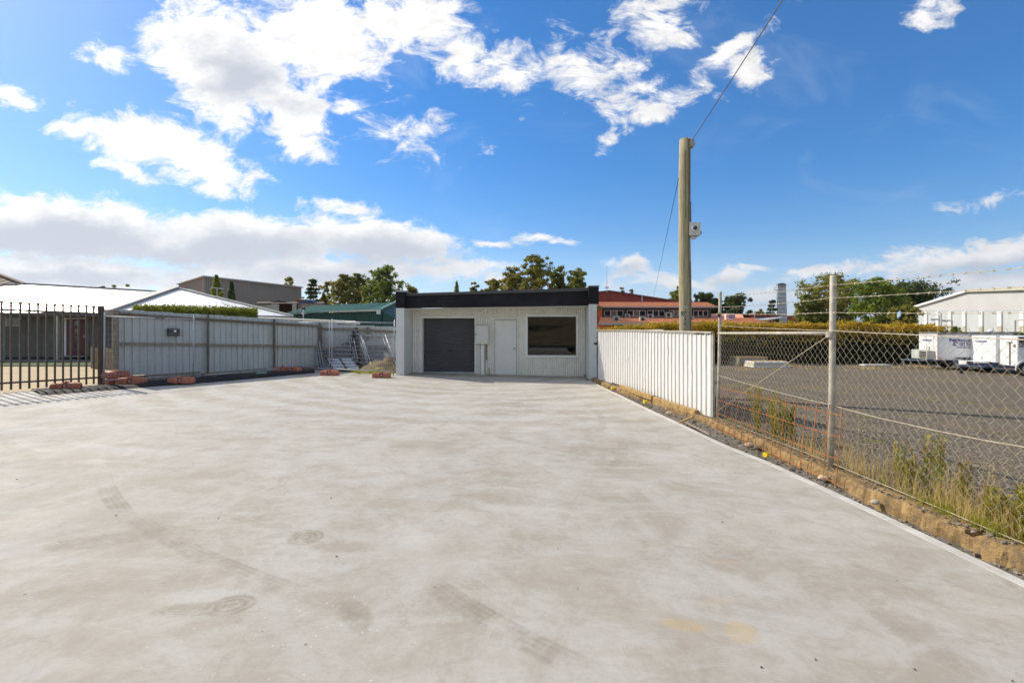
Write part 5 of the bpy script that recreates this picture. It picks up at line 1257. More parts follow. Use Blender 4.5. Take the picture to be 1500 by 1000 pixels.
def plate(px0, px1, py0, py1, txt, m, name='number_plate', mt=None, size=None):
    a_, b_ = P(px0, py1, PY-.168), P(px1, py0, PY-.168); mb = MB(); mb.box(a_.x, b_.x, PY-.172, PY-.166, a_.z, b_.z); o = obj(mb, name, m, up)
    if txt: text_mesh(txt, size or (b_.z-a_.z)*1.15, 'digits', mt or M_DARK, up, face_M(Vector(((a_.x+b_.x)/2, PY-.174, (a_.z+b_.z)/2)), (1, 0, 0)))
M_PLATE = mat('plate_aluminium', (.50, .49, .42), .5, .2)
plate(999.2, 1007.0, 448.8, 452.0, '', M_PLATE)
plate(997.2, 1000.9, 456, 463.2, '9', M_PLATE, size=.16); plate(1001.0, 1004.2, 456, 463.2, '7', M_PLATE, size=.16)
plate(1001.2, 1004.2, 464.0, 470.5, '3', M_PLATE, size=.15); plate(1001.6, 1004.0, 472.3, 476, '', mat('plate_blue', (.16, .19, .26), .5))
# camera housing
cb = thing('security_camera', P(1017, 336, PY), 'white box with dome camera fixed to the utility pole', 'camera')
a_, b_ = P(1008.5, 346, PY-.1), P(1024.5, 326.5, PY-.1)
mb = MB(); mb.box(a_.x, b_.x, PY-.19, PY-.05, a_.z, b_.z); obj(mb, 'housing', mat('housing_cream', (.62, .60, .52), .5), cb, bevel=.008)
c = P(1017.5, 334, PY-.2); mb = MB(); mb.tube([c+Vector((0, .01, 0)), c+Vector((0, -.025, 0)), c+Vector((0, -.035, 0))], [.085, .08, .06], 16); obj(mb, 'collar', M_WPAINT, cb, smooth=True)
mb = MB(); mb.ball(c+Vector((0, -.035, 0)), (.055, .05, .055), 14, 8); obj(mb, 'dome', M_GLASS, cb, smooth=True)
mb = MB(); c2_ = P(1015, 348.3, PY-.12); mb.tube([c2_+Vector((-.04, 0, .04)), c2_+Vector((0, 0, -.01)), c2_+Vector((.05, 0, 0)), c2_+Vector((.13, 0, .06))], [.03, .04, .035, .025], 10); obj(mb, 'conduit', MATS['housing_cream'], cb, smooth=True)
c3 = P(1026, 341, PY-.1); mb = MB(); mb.tube([c3+Vector((-.03, 0, 0)), c3+Vector((.02, 0, 0))], .035, 10); obj(mb, 'knob', M_DARK, cb)
# wires (a straight run overhead and a light cable to the far building)
def cable(a_, b_, sag, r, name, label, m=M_STEEL, n=24):
    a_, b_ = Vector(a_), Vector(b_); pts = [a_.lerp(b_, i/n)-Vector((0, 0, 4*sag*(i/n)*(1-i/n))) for i in range(n+1)]
    mb = MB(); mb.tube(pts, r, 5); o = obj(mb, name, m, loc=tuple(a_)); return tag(o, label, 'cable')
e_ = P(1148, -6, 6.6)
far = Vector((4.55, PY-.06, 6.46)); dr_ = (e_-far)
cable(far, far+dr_*2.6, 0.04, .010, 'overhead_cable', 'thick twisted overhead cable rising to the right from the pole top', mat('twisted_cable', (.22, .20, .17), .6, .3, var=.3, vscale=40))
cable(P(994, 262, PY), P(955, 446, 58), .0, .008, 'service_cable', 'thin dark cable dropping left from the pole to orange roof', M_DARK)

# ------------------------------------------------------------------ orange roofed building (far right of the workshop)
sb = thing('office_building', (18, 60, 0), 'two storey building with orange roofs and navy upper windows', 'building')
def pbox(mb, px0, px1, py0, py1, Y, th, flat=True):
    a_, b_ = P(px0, py1, Y), P(px1, py0, Y); mb.box(a_.x, b_.x, Y, Y+th, a_.z, b_.z)
mb = MB(); pbox(mb, 882, 1041.5, 449.5, 471, 60, 8); obj(mb, 'upper_wall', M_NAVY, sb)
mb = MB(); a_ = P(872, 449.5, 59.8); mb.box(a_.x, P(881.9, 0, 59.8).x, 59.8, 68, -.4, a_.z); obj(mb, 'brick_wall', M_BRICK, sb)
E = P(870, 448.8, 59); E2 = P(1051, 448.8, 59); Rg = P(868, 442.3, 64.5); Rg2 = P(1036, 442.6, 64.5)
mb = MB(); mb.slab([E, E2, Rg2, Rg], (0, 0, -.1)); mb.poly([Rg, Rg2, Rg2+Vector((0, 5, -1)), Rg+Vector((0, 5, -1))]); mb.poly([E2, E2+Vector((0, 11, 0)), Rg2]); r_ = obj(mb, 'upper_roof', M_OROOF, sb)
mb = MB()
for k in range(7):
    t = (k+.5)/7; mb.beam(E.lerp(Rg, t)+Vector((0, 0, .03)), E2.lerp(Rg2, t)+Vector((0, 0, .03)), .08, .05)
obj(mb, 'tile_courses', M_OROOF, r_)
mb = MB(); mb.beam(E+Vector((0, -.05, -.06)), E2+Vector((0, -.05, -.06)), .12, .2); obj(mb, 'gutter', mat('office_gutter', (.42, .38, .33), .6), sb)
# lower roof
E = P(877, 473.2, 53); E2 = P(1128, 473.2, 53); Rg = P(880, 464.8, 59.8); Rg2 = P(1105, 465.5, 59.8)
mb = MB(); mb.slab([E, E2, Rg2, Rg], (0, 0, -.1)); mb.poly([E2, Rg2, Rg2+Vector((1.5, 8, -.2))]); r_ = obj(mb, 'lower_roof', M_OROOF, sb)
mb = MB()
for k in range(8):
    t = (k+.5)/8; mb.beam(E.lerp(Rg, t)+Vector((0, 0, .03)), E2.lerp(Rg2, t)+Vector((0, 0, .03)), .08, .05)
obj(mb, 'tile_courses', M_OROOF, r_)
mb = MB(); mb.beam(E+Vector((0, -.05, -.08)), E2+Vector((0, -.05, -.08)), .12, .24); obj(mb, 'gutter', MATS['office_gutter'], sb)
mb = MB(); mb.beam(P(880, 467, 59), P(898, 474.6, 52.9), .2, .16); obj(mb, 'barge_board', M_CREAM, sb)
E = P(1040, 465.3, 60.5); E2 = P(1091, 466.8, 60.5); Rg = P(1040, 459.8, 66); Rg2 = P(1086.5, 460, 66)
mb = MB(); mb.slab([E, E2, Rg2, Rg], (0, 0, -.1)); mb.poly([E2, E2+Vector((0, 9, 0)), Rg2]); obj(mb, 'side_roof', M_OROOF, sb)
mb = MB(); a_, b_ = P(898, 495, 53.8), P(1126, 474.5, 53.8); mb.box(a_.x, b_.x, 53.8, 60, -.4, b_.z); obj(mb, 'lower_wall', mat('brown_brick', (.16, .09, .06), .9, var=.2), sb)
mb = MB(); a_ = P(877, 474.6, 53.5); mb.box(a_.x-.2, P(897.5, 0, 53.5).x, 53.5, 60, -.4, a_.z); obj(mb, 'brick_wall', M_BRICK, sb)
def win3(x0, x1, y0, y1, blind=False):
    Y = 59.98; mb = MB(); pbox(mb, x0, x1, y0, y1, Y-.06, .055); w = obj(mb, 'window', mat('office_frame', (.60, .60, .62), .5), sb)
    pw = (x1-x0)/3
    for k in range(3):
        mb = MB(); pbox(mb, x0+pw*k+.8, x0+pw*(k+1)-.8, y0+.9, y1-.9, Y-.09, .025); obj(mb, 'pane', mat('beige_blind', (.2, .16, .11), .7) if (blind and k == 1) else mat('office_glass', (.014, .012, .010), .35, spec=.12), w)
c4 = lambda x: 860+x/5.884
for (a_, b_, bl_) in ((150, 312, True), (345, 505, True), (520, 666, False), (705, 830, True), (917, 1043, False)): win3(c4(a_), c4(b_), 454.3, 463.5, bl_)
def ac(x0, x1, y0, y1, Y, lab):
    a_, b_ = P(x0, y1, Y), P(x1, y0, Y); t = thing('air_conditioner', ((a_.x+b_.x)/2, Y, a_.z), lab, 'air conditioner', 'outdoor air units on the lower orange roof')
    mb = MB(); mb.box(a_.x, b_.x, Y, Y+.5, a_.z, b_.z); obj(mb, 'casing', M_ACBOX, t)
    c_ = Vector((a_.x+(b_.x-a_.x)*.42, Y-.01, (a_.z+b_.z)/2)); r = (b_.z-a_.z)*.36
    mb = MB(); mb.tube([c_+Vector((0, .02, 0)), c_+Vector((0, -.02, 0))], r, 14); obj(mb, 'fan_grille', M_DARK, t)
    mb = MB(); mb.box(a_.x+.1, a_.x+.2, Y, Y+.4, a_.z-.18, a_.z); mb.box(b_.x-.2, b_.x-.1, Y, Y+.4, a_.z-.18, a_.z); obj(mb, 'stand', M_STEEL, t)
ac(c4(230), c4(283), 463.5, 470.5, 55.5, 'front row air unit at the left end of orange roof')
ac(c4(330), c4(371), 460, 465.3, 59, 'rear row air unit under the second window group')
ac(c4(457), c4(511), 464, 471, 55.5, 'front row air unit second from left')
ac(c4(523), c4(575), 460, 466.3, 59, 'rear row air unit under the third window group')
ac(c4(678), c4(736), 457.3, 464.8, 59, 'largest air unit left of the utility pole')
ac(c4(880), c4(921), 463.3, 470, 57, 'air unit partly hidden by utility pole')
# sign
sg = thing('rooftop_sign', P(1069, 470, 57), 'white rooftop sign reading SES with orange emblem', 'sign')
mb = MB(); a_, b_ = P(1063, 469.3, 57), P(1076.6, 459.3, 57); mb.box(a_.x, b_.x, 57, 57.3, a_.z, b_.z); obj(mb, 'panel', mat('sign_panel', (.80, .80, .82), .5), sg)
text_mesh('SES', .58, 'lettering', M_BLUET, sg, face_M(P(1072.3, 463.8, 56.98), (1, 0, 0)), bold=.02)
text_mesh('K', .55, 'emblem', M_ORANGE, sg, face_M(P(1066.3, 463.8, 56.98), (1, 0, 0)), bold=.02)
mb = MB()
for px in (1064.5, 1075): q = P(px, 470, 57.1); mb.box(q.x-.05, q.x+.05, 57.05, 57.2, q.z-.6, q.z+.1)
obj(mb, 'stand', M_STEEL, sg)
# dark red gable roof behind
rg = thing('red_warehouse', P(900, 480, 78), 'dark red metal gable building behind the orange roofs', 'building')
mb = MB(); mb.slab([P(866, 500, 78), P(992, 500, 78), P(992, 441.8, 78), P(892, 426.6, 78), P(866, 429.5, 78)], (0, .3, 0)); obj(mb, 'gable_wall', M_DRED, rg)
mb = MB()
for k in range(30):
    px = 868+k*4.1; ytop = 426.8+(px-892)*.152 if px > 892 else 429.3-(px-866)*.1
    q = P(px, ytop+1, 77.95); mb.box(q.x-.05, q.x+.05, 77.9, 78, 2, q.z)
obj(mb, 'cladding_ribs', M_DRED, rg)
mb = MB(); mb.beam(P(892, 426.2, 77.9), P(993, 441.5, 77.9), .5, .25); mb.beam(P(892, 426.2, 77.9), P(866, 429.2, 77.9), .5, .25); obj(mb, 'barge_board', mat('dull_red_barge', (.14, .03, .02), .5), rg)
mb = MB(); mb.tube([P(940.5, 441, 77.6), P(940.5, 433.5, 77.6)], .07, 5); obj(mb, 'vent_pipe', M_WPAINT, rg)
an = thing('roof_aerial', P(889, 427, 77), 'tall thin aerial on the dark red roof beside black pier', 'aerial')
mb = MB(); mb.tube([P(889, 428, 77), P(889, 388, 77)], [.05, .02], 5); obj(mb, 'mast', M_STEEL, an)
mb = MB(); q = P(889, 421, 77); mb.box(q.x-.3, q.x+.3, 76.9, 77.1, q.z-.15, q.z+.1); obj(mb, 'bracket', M_STEEL, an)
# hose tower
ht = thing('hose_tower', P(1145, 500, 90), 'pale tapering tower with dark cap and side ladder', 'tower')
def prism(mb, pxb0, pxb1, yb, pxt0, pxt1, yt, Y):
    a_, b_, c_, d_ = P(pxb0, yb, Y), P(pxb1, yb, Y), P(pxt1, yt, Y), P(pxt0, yt, Y); wb_ = (b_-a_).length; wt_ = (c_-d_).length
    dx_ = Vector((.5, 1, 0)).normalized()
    vs = [a_, b_, b_+dx_*wb_, a_+dx_*wb_, d_+dx_*(wb_-wt_)/2, c_+dx_*(wb_-wt_)/2, c_+dx_*(wb_+wt_)/2, d_+dx_*(wb_+wt_)/2]
    mb.add(vs, [(3, 2, 1, 0), (4, 5, 6, 7), (0, 1, 5, 4), (1, 2, 6, 5), (2, 3, 7, 6), (3, 0, 4, 7)])
mb = MB(); prism(mb, 1137.2, 1154, 492, 1139.5, 1151.5, 416.5, 90); obj(mb, 'shaft', M_TOWER, ht)
mb = MB()
for k in range(14):
    f = (k+.5)/14; y = 492-(492-416.5)*f; prism(mb, 1137.1+2.4*f, 1154.1-2.5*f, y+.3, 1137.1+2.4*f, 1154.1-2.5*f, y-.3, 89.97)
obj(mb, 'banding', mat('tower_band', (.46, .48, .49), .5), ht)
mb = MB(); prism(mb, 1138, 1153, 416.4, 1143, 1148, 414, 89.7); obj(mb, 'cap', M_CAP, ht)
mb = MB(); mb.beam(P(1139.5, 424.5, 89), P(1134, 424.5, 89), .6, .1); mb.tube([P(1134, 424.5, 89), P(1134, 420.5, 89)], .05, 4); mb.tube([P(1134, 421, 89), P(1140, 421, 89)], .05, 4); mb.tube([P(1138.2, 424, 88.8), P(1138, 490, 88.8)], .06, 4); obj(mb, 'ladder', M_STEEL, ht)
# small red buildings, lamp, awning roof
r1_ = thing('red_building', P(1120, 480, 84), 'low dark red building with windows left of the tower', 'building')
mb = MB(); pbox(mb, 1101.5, 1136, 461.5, 492, 84, 6); obj(mb, 'wall', M_DRED, r1_)
mb = MB(); pbox(mb, 1100.5, 1137, 459.3, 461.6, 83.6, 7); obj(mb, 'roof', mat('maroon_roof', (.22, .06, .06), .5), r1_)
for x0 in (1107, 1118): mb = MB(); pbox(mb, x0, x0+8, 463.5, 469, 83.95, .04); obj(mb, 'window', M_GLASS, r1_)
r2_ = thing('red_building', P(1168, 480, 96), 'long dark red roof between the tower and large gum', 'building')
mb = MB(); mb.slab([P(1153, 492, 96), P(1183, 492, 96), P(1183, 465, 96), P(1166, 461.5, 96), P(1153, 463, 96)], (0, 5, 0)); obj(mb, 'wall', M_DRED, r2_)
sl = thing('street_lamp', P(1105.5, 480, 58), 'street lamp with round pale head left of the tower', 'street lamp')
mb = MB(); mb.tube([P(1105.5, 490, 58), P(1105.5, 457, 58)], .05, 6); obj(mb, 'pole', M_STEEL, sl)
mb = MB(); mb.ball(P(1105.8, 456.3, 58), (.13, .13, .13), 10, 6); obj(mb, 'lamp_head', M_CREAM, sl, smooth=True)
gpole = thing('light_pole', P(1131, 480, 70), 'thin green pole standing before the hose tower', 'pole'); mb = MB(); mb.tube([P(1131, 490, 70), P(1131, 443, 70)], .05, 5); mb.tube([P(1131, 444, 70), P(1136, 444, 70)], .05, 5); obj(mb, 'shaft', mat('pole_green', (.1, .2, .13), .5), gpole)
gpole2 = thing('light_pole', P(1170, 480, 60), 'thin green pole right of the hose tower', 'pole'); mb = MB(); mb.tube([P(1170, 490, 60), P(1170, 457, 60)], .04, 5); obj(mb, 'shaft', MATS['pole_green'], gpole2)
aw = thing('shade_awning', P(1125, 470, 50), 'thin white sloping awning in front of the red building', 'awning')
mb = MB(); mb.slab([P(1106, 468.6, 50), P(1122, 469.6, 50), P(1147, 465.2, 50), P(1140, 465.6, 51), P(1110, 468.0, 52)], (0, 0, .1)); obj(mb, 'canopy', mat('awning_pale', (.55, .56, .55), .5), aw)
mb = MB(); mb.tube([P(1115, 490, 50.4), P(1115, 469.5, 50.4)], .05, 5); obj(mb, 'post', M_STEEL, aw)

# ------------------------------------------------------------------ white shed on the right
ws = thing('white_shed', (54, 50, 0), 'long pale shed with white pilasters behind the trailers', 'shed')
pA_ = Vector((54.6, 62, 0)); pB_ = Vector((46.5, 36, 0)); du = (pB_-pA_).normalized(); dn = Vector((du.y, -du.x, 0))
if dn.dot(Vector((-1, 0, 0))) < 0: dn = -dn
def SW(px, v=0):
    k = (px-750)/F; a_ = pA_+dn*v; u = (k*a_.y-a_.x)/(du.x-k*du.y); return a_+du*u
def SP(px, py, v=0): q = SW(px, v); return Vector((q.x, q.y, CAMZ-(py-488)*q.y/F))
mb = MB(); mb.slab([SP(1338, 500), SP(1620, 520), SP(1620, 454.5), SP(1338, 455.5)], -dn*.3); obj(mb, 'lower_wall', M_SHEDW, ws)
mb = MB(); mb.slab([SP(1338, 455.4, .03), SP(1620, 454.4, .03), SP(1620, 419, .03), SP(1500, 423.5, .03), SP(1416, 426.3, .03), SP(1338, 450, .03)], -dn*.3); obj(mb, 'upper_cladding', M_SHEDU, ws)
mb = MB(); 
mb.beam(SP(1338, 449.7, .2), SP(1416, 426, .2), .25, .25); obj(mb, 'barge_board', M_WPAINT, ws)
mb = MB(); mb.beam(SP(1416, 425.6, .2), SP(1620, 418, .2), .3, .3); obj(mb, 'gutter', M_CREAM, ws)
mb = MB(); a_, b_ = SP(1416, 425.4), SP(1620, 418.2); mb.slab([a_, b_, b_+Vector((30, 8, .5)), a_+Vector((30, 8, .5))], (0, 0, -.1)); mb.slab([SP(1338, 449.4), a_, a_+Vector((30, 8, .4)), SP(1338, 449.4)+Vector((30, 8, 0))], (0, 0, -.1)); obj(mb, 'roof', M_ROOFW, ws)
for px in (1357.5, 1374.3, 1392.6, 1413.5, 1438.5, 1466, 1498.5, 1540):
    q = SP(px, 480, .0); w_p = .28
    zt0 = SP(px, 456.2).z; zm = SP(px, 477.5).z
    def pil(z0, z1, off, name, m):
        mb = MB(); c_ = q+dn*off; a2_ = c_-du*w_p; b3 = c_+du*w_p
        mb.slab([Vector((a2_.x, a2_.y, z0)), Vector((b3.x, b3.y, z0)), Vector((b3.x, b3.y, z1)), Vector((a2_.x, a2_.y, z1))], dn*.12); return obj(mb, name, m, ws)
    pil(zm, zt0, .02, 'pilaster', M_WPAINT); pil(-.3, zm-.01, .01, 'pilaster_base', mat('rust_stained_base', (.50, .47, .38), .7, var=.15, vscale=1.5, dirt=(.5, .3, .1), dirt_amt=.8))
for (pts) in (((1348, 458.5), (1378.5, 461), (1378.5, 479)), ((1487, 492), (1487, 469), (1505, 467.5))):
    mb = MB(); mb.tube([SP(x, y, 1.0) for x, y in pts], .09, 6); obj(mb, 'downpipe', M_SHEDU, ws)

# ------------------------------------------------------------------ trailers
def trailer(name, label, corner, ang_, w, L, z0, z1, cat='trailer', group=None):
    """local frame: origin at near corner, +x along the side that faces the camera, +y away from camera"""
    return thing(name, corner, label, cat, group, rz=ang_)
def wheel(par, x, y, r, w=.16):
    mb = MB(); mb.tube([(x, y, r), (x, y+.02, r), (x, y+w-.02, r), (x, y+w, r)], [r*.9, r, r, r*.9], 20); o = obj(mb, 'wheel', M_TYRE, par, local=True, smooth=False)
    mb = MB(); mb.tube([(x, y-.008, r), (x, y+.03, r)], r*.58, 16); h = obj(mb, 'rim', M_GALV, o, local=True)
    mb = MB(); mb.tube([(x, y-.03, r), (x, y, r)], r*.2, 10); obj(mb, 'hub', M_DARK, o, local=True)
    return o
def ltext(par, s, size, x, y, z, right=(1, 0, 0), m=M_BLUET, name='lettering', bold=.003):
    WORLDLOC[par.name] = Vector((0, 0, 0)); return text_mesh(s, size, name, m, par, face_M(Vector((x, y, z)), right), bold=bold)
tA_ang = R(-21)
tA = trailer('box_trailer', 'white enclosed trailer with purple lettering and grey roof edge', (18.70, 20.0, 0), tA_ang, 0, 0, 0, 0, 'trailer')
mb = MB(); mb.box(0, 2.5, 0, 1.75, .42, 1.57); obj(mb, 'body', M_CARAV, tA, local=True, bevel=.02)
mb = MB(); mb.box(.0, 2.6, -.06, 1.7, 1.573, 1.66); obj(mb, 'roof_edge', mat('roof_edge_grey', (.16, .16, .15), .6), tA, local=True)
mb = MB(); mb.box(-.012, .02, -.012, .03, .43, 1.575); obj(mb, 'corner_trim', mat('corner_trim', (.55, .42, .38), .5), tA, local=True)
mb = MB(); mb.box(-.3, 2.5, .1, .2, .36, .42); mb.box(-.3, 2.5, 1.5, 1.6, .36, .42); mb.tube([(-.3, .15, .38), (-1.0, .85, .38), (-.3, 1.55, .38)], .035, 6); obj(mb, 'chassis', M_BLUEC, tA, local=True)
mb = MB(); mb.tube([(-.9, .85, .38), (-.9, .85, .02)], .03, 6); mb.box(-.96, -.84, .79, .91, -.01, .02); obj(mb, 'jockey_stand', M_STEEL, tA, local=True)
mb = MB(); mb.box(-.30, -.01, .2, .95, .43, .82); un_ = obj(mb, 'generator_box', M_ACBOX, tA, local=True, bevel=.01)
for k in range(5): mb = MB(); mb.box(-.312, -.301, .28, .88, .48+.065*k, .52+.065*k); obj(mb, 'louvre', M_DARK, un_, local=True)
mb = MB(); mb.box(-.30, -.01, .97, 1.7, .43, .84); obj(mb, 'tool_box', mat('mint_box', (.5, .56, .5), .5), tA, local=True, bevel=.01)
mb = MB(); mb.box(-.06, -.005, .65, .85, .84, 1.0); obj(mb, 'lamp_box', M_CREAM, tA, local=True)
for x in (.95, 1.65): wheel(tA, x, -.02, .26)
wheel(tA, .95, 1.55, .26); wheel(tA, 1.65, 1.55, .26)
mb = MB(); mb.box(.6, 2.0, -.05, .12, .50, .56); mb.add([(.6, -.05, .5), (.5, -.05, .38), (.5, .12, .38), (.6, .12, .5)], [(0, 1, 2, 3)]); obj(mb, 'mudguard', M_BLUEC, tA, local=True)
ltext(tA, "Bob's", .17, .58, -.006, 1.30, bold=.01); ltext(tA, 'REFRIGERATION', .085, 1.06, -.006, 1.28, bold=.004); ltext(tA, 'REPAIRS  SALES  RENTALS', .058, .86, -.006, 1.19, bold=.004); ltext(tA, 'Ph. 6391 7446', .12, .86, -.006, 1.09, bold=.005); ltext(tA, '24 HR SERVICE', .07, .88, -.006, .98)
ltext(tA, "Bob's REFRIGERATION", .085, -.006, .95, 1.28, right=(0, -1, 0))
for (x, z, m_) in ((.06, .50, M_ORANGE), (.06, 1.50, M_ORANGE)):
    mb = MB(); mb.box(x, x+.07, -.016, -.001, z, z+.035); obj(mb, 'marker_light', m_, tA, local=True)
mb = MB(); mb.box(.01, 1.35, -.008, -.001, .44, .47); obj(mb, 'bottom_trim', M_GALV, tA, local=True)
mb = MB(); mb.box(-.008, -.001, .35, .36, .85, 1.5); mb.box(-.008, -.001, 1.0, 1.01, .85, 1.5); mb.box(-.008, -.001, .36, 1.0, 1.49, 1.5); obj(mb, 'hatch_seam', M_ACBOX, tA, local=True)
mb = MB(); mb.ball((2.1, .7, 1.7), (.1, .1, .08), 8, 6); obj(mb, 'roof_vent', M_WPAINT, tA, local=True)
tB = trailer('cool_room_trailer', 'white cool room trailer, the middle one of the three', (19.12, 18.0, 0), R(-21), 0, 0, 0, 0)
mb = MB(); mb.box(0, 2.2, 0, 1.85, .44, 1.51); obj(mb, 'body', M_CARAV, tB, local=True, bevel=.02)
mb = MB(); mb.box(-.45, .0, .45, 1.85, .22, .44); obj(mb, 'front_skirt', M_CARAV, tB, local=True)
mb = MB(); mb.box(-.47, -.451, .5, .95, .2, .44); obj(mb, 'compressor_opening', M_DARK, tB, local=True)
mb = MB(); mb.box(-.03, -.002, .85, .95, .5, .62); obj(mb, 'latch', M_CREAM, tB, local=True)
mb = MB(); mb.box(-.6, 2.2, .1, .2, .30, .40); mb.box(-.6, 2.2, 1.6, 1.7, .30, .40); obj(mb, 'chassis', M_BLUEC, tB, local=True)
for x in (.9, 1.5): wheel(tB, x, -.02, .26)
ltext(tB, "Bob's REFRIGERATION", .08, -.006, .95, 1.26, right=(0, -1, 0))
tC = trailer('food_van', 'white food van with open dark serving hatch at right edge', (18.86, 17.0, 0), R(-21), 0, 0, 0, 0, 'food van')
mb = MB(); mb.box(0, 2.6, 0, 1.5, .36, 1.50); obj(mb, 'body', M_CARAV, tC, local=True, bevel=.03)
mb = MB(); mb.box(.05, 1.9, -.01, .02, 1.08, 1.45); obj(mb, 'serving_hatch', M_DARK, tC, local=True)
mb = MB(); mb.box(.08, 1.9, -.02, -.012, 1.08, 1.27); obj(mb, 'hatch_glass', mat('hatch_glass', (.16, .18, .2), .2), tC, local=True)
mb = MB(); mb.box(-.008, .0, .98, 1.35, .42, .98); obj(mb, 'panel_cover', M_ACBOX, tC, local=True)
mb = MB(); mb.tube([(-.02, .38, .4), (-.02, .38, 1.25)], .018, 6); mb.box(-.04, -.0, .25, .55, 1.25, 1.27); obj(mb, 'prop_bar', M_RAIL, tC, local=True)
mb = MB(); mb.ball((-.03, .12, 1.15), (.05, .05, .07), 8, 6); obj(mb, 'side_lamp', M_CREAM, tC, local=True)
wh_ = wheel(tC, .28, -.03, .27); wheel(tC, .95, -.03, .27)
mb = MB(); mb.tube([(.28+.33*math.cos(R(a)), -.015, .27+.33*math.sin(R(a))) for a in range(-10, 191, 20)], .02, 5); obj(mb, 'wheel_arch', M_CARAV, tC, local=True)
mb = MB(); mb.box(-.9, 2.6, .15, .25, .28, .36); mb.box(-.9, 2.6, 1.2, 1.3, .28, .36); mb.tube([(-.9, .2, .32), (-1.5, .72, .32), (-.9, 1.25, .32)], .035, 6); obj(mb, 'chassis', M_BLUEC, tC, local=True)
mb = MB(); mb.tube([(-1.3, .72, .32), (-1.3, .72, .05)], .028, 6); mb.tube([(-1.3, .69, .06), (-1.3, .75, .06)], .06, 12); obj(mb, 'jockey_wheel', M_DARK, tC, local=True)

# ------------------------------------------------------------------ stacks in the gravel yard
st1 = thing('timber_frame_stack', GZ(1095, 535, 0), 'stack of grey-green slatted frames at the far gravel edge', 'stack')
Y = 22.4
for k in range(7):
    a_ = P(1080+k*.6, 0, Y).x; b_ = P(1127-k*.5, 0, Y).x
    mb = MB(); z = .02+.062*k; mb.box(a_, b_, Y+random.uniform(-.04, .04), Y+1.0, z, z+.042); obj(mb, 'frame', mat('grey_green_timber', (.30, .31, .25), .8, var=.25, vscale=3) if k < 6 else M_YTIMB, st1)
for px in (1082, 1122):
    mb = MB(); q = P(px, 0, Y).x; mb.box(q, q+.05, Y-.05, Y-.005, .0, .46); obj(mb, 'strap', M_TIMB, st1)
st2 = thing('white_slab_stack', GZ(1130, 536, 0), 'low stack of white slabs beside the slatted frames', 'stack')
Y = 21.2
for k in range(3):
    a_ = P(1104+k*.8, 0, Y).x; b_ = P(1158-k*.3, 0, Y).x; mb = MB(); z = .01+.095*k; mb.box(a_, b_-.01*k, Y+.03*k, Y+.9, z, z+.07); obj(mb, 'slab', M_WPAINT if k != 1 else mat('yellowed_white', (.62, .57, .42), .6), st2, bevel=.006)
    for j in range(5):
        mb = MB(); x = a_+.1+(b_-a_-.2)*j/4; mb.box(x-.04, x+.04, Y+.1, Y+.8, z+.07, z+.095); obj(mb, 'spacer', M_YTIMB, st2)
st3 = thing('white_plank', GZ(1275, 534, 0), 'white plank lying at the foot of golden hedge', 'plank'); mb = MB(); mb.box(P(1267, 0, 22).x, P(1304, 0, 22).x, 22.0, 22.35, .03, .09); obj(mb, 'plank', M_WPAINT, st3)
mb = MB(); mb.box(P(1275, 0, 22).x, P(1279, 0, 22).x, 22.05, 22.3, 0, .03); obj(mb, 'bearer', M_TIMB, st3)

# ------------------------------------------------------------------ chain-link fence
cf = thing('chain_link_fence', (3.78, 5.43, 0), 'chain-link fence with galvanised posts and barbed wire on the right', 'fence')
def cpost(px, py_top, Y, x, r, lean=0, name='post'):
    zt_ = CAMZ-(py_top-488)*Y/F; mb = MB(); mb.tube([(x-lean, Y, -.1), (x-lean*.4, Y, .9), (x, Y, zt_-.02), (x, Y, zt_)], [r, r, r, r*.8], 12); return obj(mb, name, M_GALVO, cf, smooth=True), zt_
p1, z1 = cpost(1056.5, 427, 8.45, 3.865, .028, .055)
p2, z2 = cpost(1221, 403.5, 5.43, 3.83, .035, .035)
p3, z3 = cpost(0, 400, 2.2, 3.80, .035)
mb = MB(); mb.tube([(3.845, 8.45, .95*2), (3.846, 8.45, 1.98)], .031, 12); obj(mb, 'black_tape', M_DARK, cf)
mb = MB(); mb.tube([(3.823, 8.43, 1.60), (3.80, 5.45, 1.60)], .022, 10); obj(mb, 'top_rail', M_GALVO, cf, smooth=True)
mb = MB(); mb.tube([(3.79, 5.5, 1.55), (3.79, 8.4, .17)], .0045, 6); obj(mb, 'brace_wire', M_WIRE, cf)
mb = MB(); mb.tube([(3.795, 5.43, 1.55), (3.795, 5.43, 1.62)], .045, 12); obj(mb, 'clamp', M_GALVO, cf)
def mesh_bay(Ya, Yb, ztop, xf, wobble=0.0, s=.098):
    # woven diamonds as zigzag wires
    mb = MB(); L = Yb-Ya; ncol = int(L/.047); nrow = int((ztop-.02)/(s)) 
    def pt(i, j): # lattice
        Yp = Ya+L*i/ncol; zz = .02+(ztop-.02)*j/nrow
        zz -= wobble*math.sin(math.pi*(Yp-Ya)/L)*(j/nrow)
        bul = .015*noise.noise(Vector((Yp*.9, zz*1.1, 2)))
        jit = .006*noise.noise(Vector((Yp*7, zz*7, 5)))
        return Vector((xf(Yp)+bul, Yp+jit, zz+jit))
    for i in range(ncol):
        pts = []
        for j in range(nrow*2+1):
            q = pt(i+((j+i) % 2), j/2.0); q.x += .003 if (j % 2) else -.003
            pts.append(q)
        # knuckle above the top
        q = pts[-1].copy(); pts.append(q+Vector((0, .012, .03)))
        mb.tube(pts, .0018, 3, False)
    return obj(mb, 'wire_mesh', M_WIRE, cf, kind=None)
mesh_bay(2.2, 5.42, 1.66, lambda y: 3.845, .05)
mesh_bay(5.44, 8.42, 1.62, lambda y: 3.85, .0)
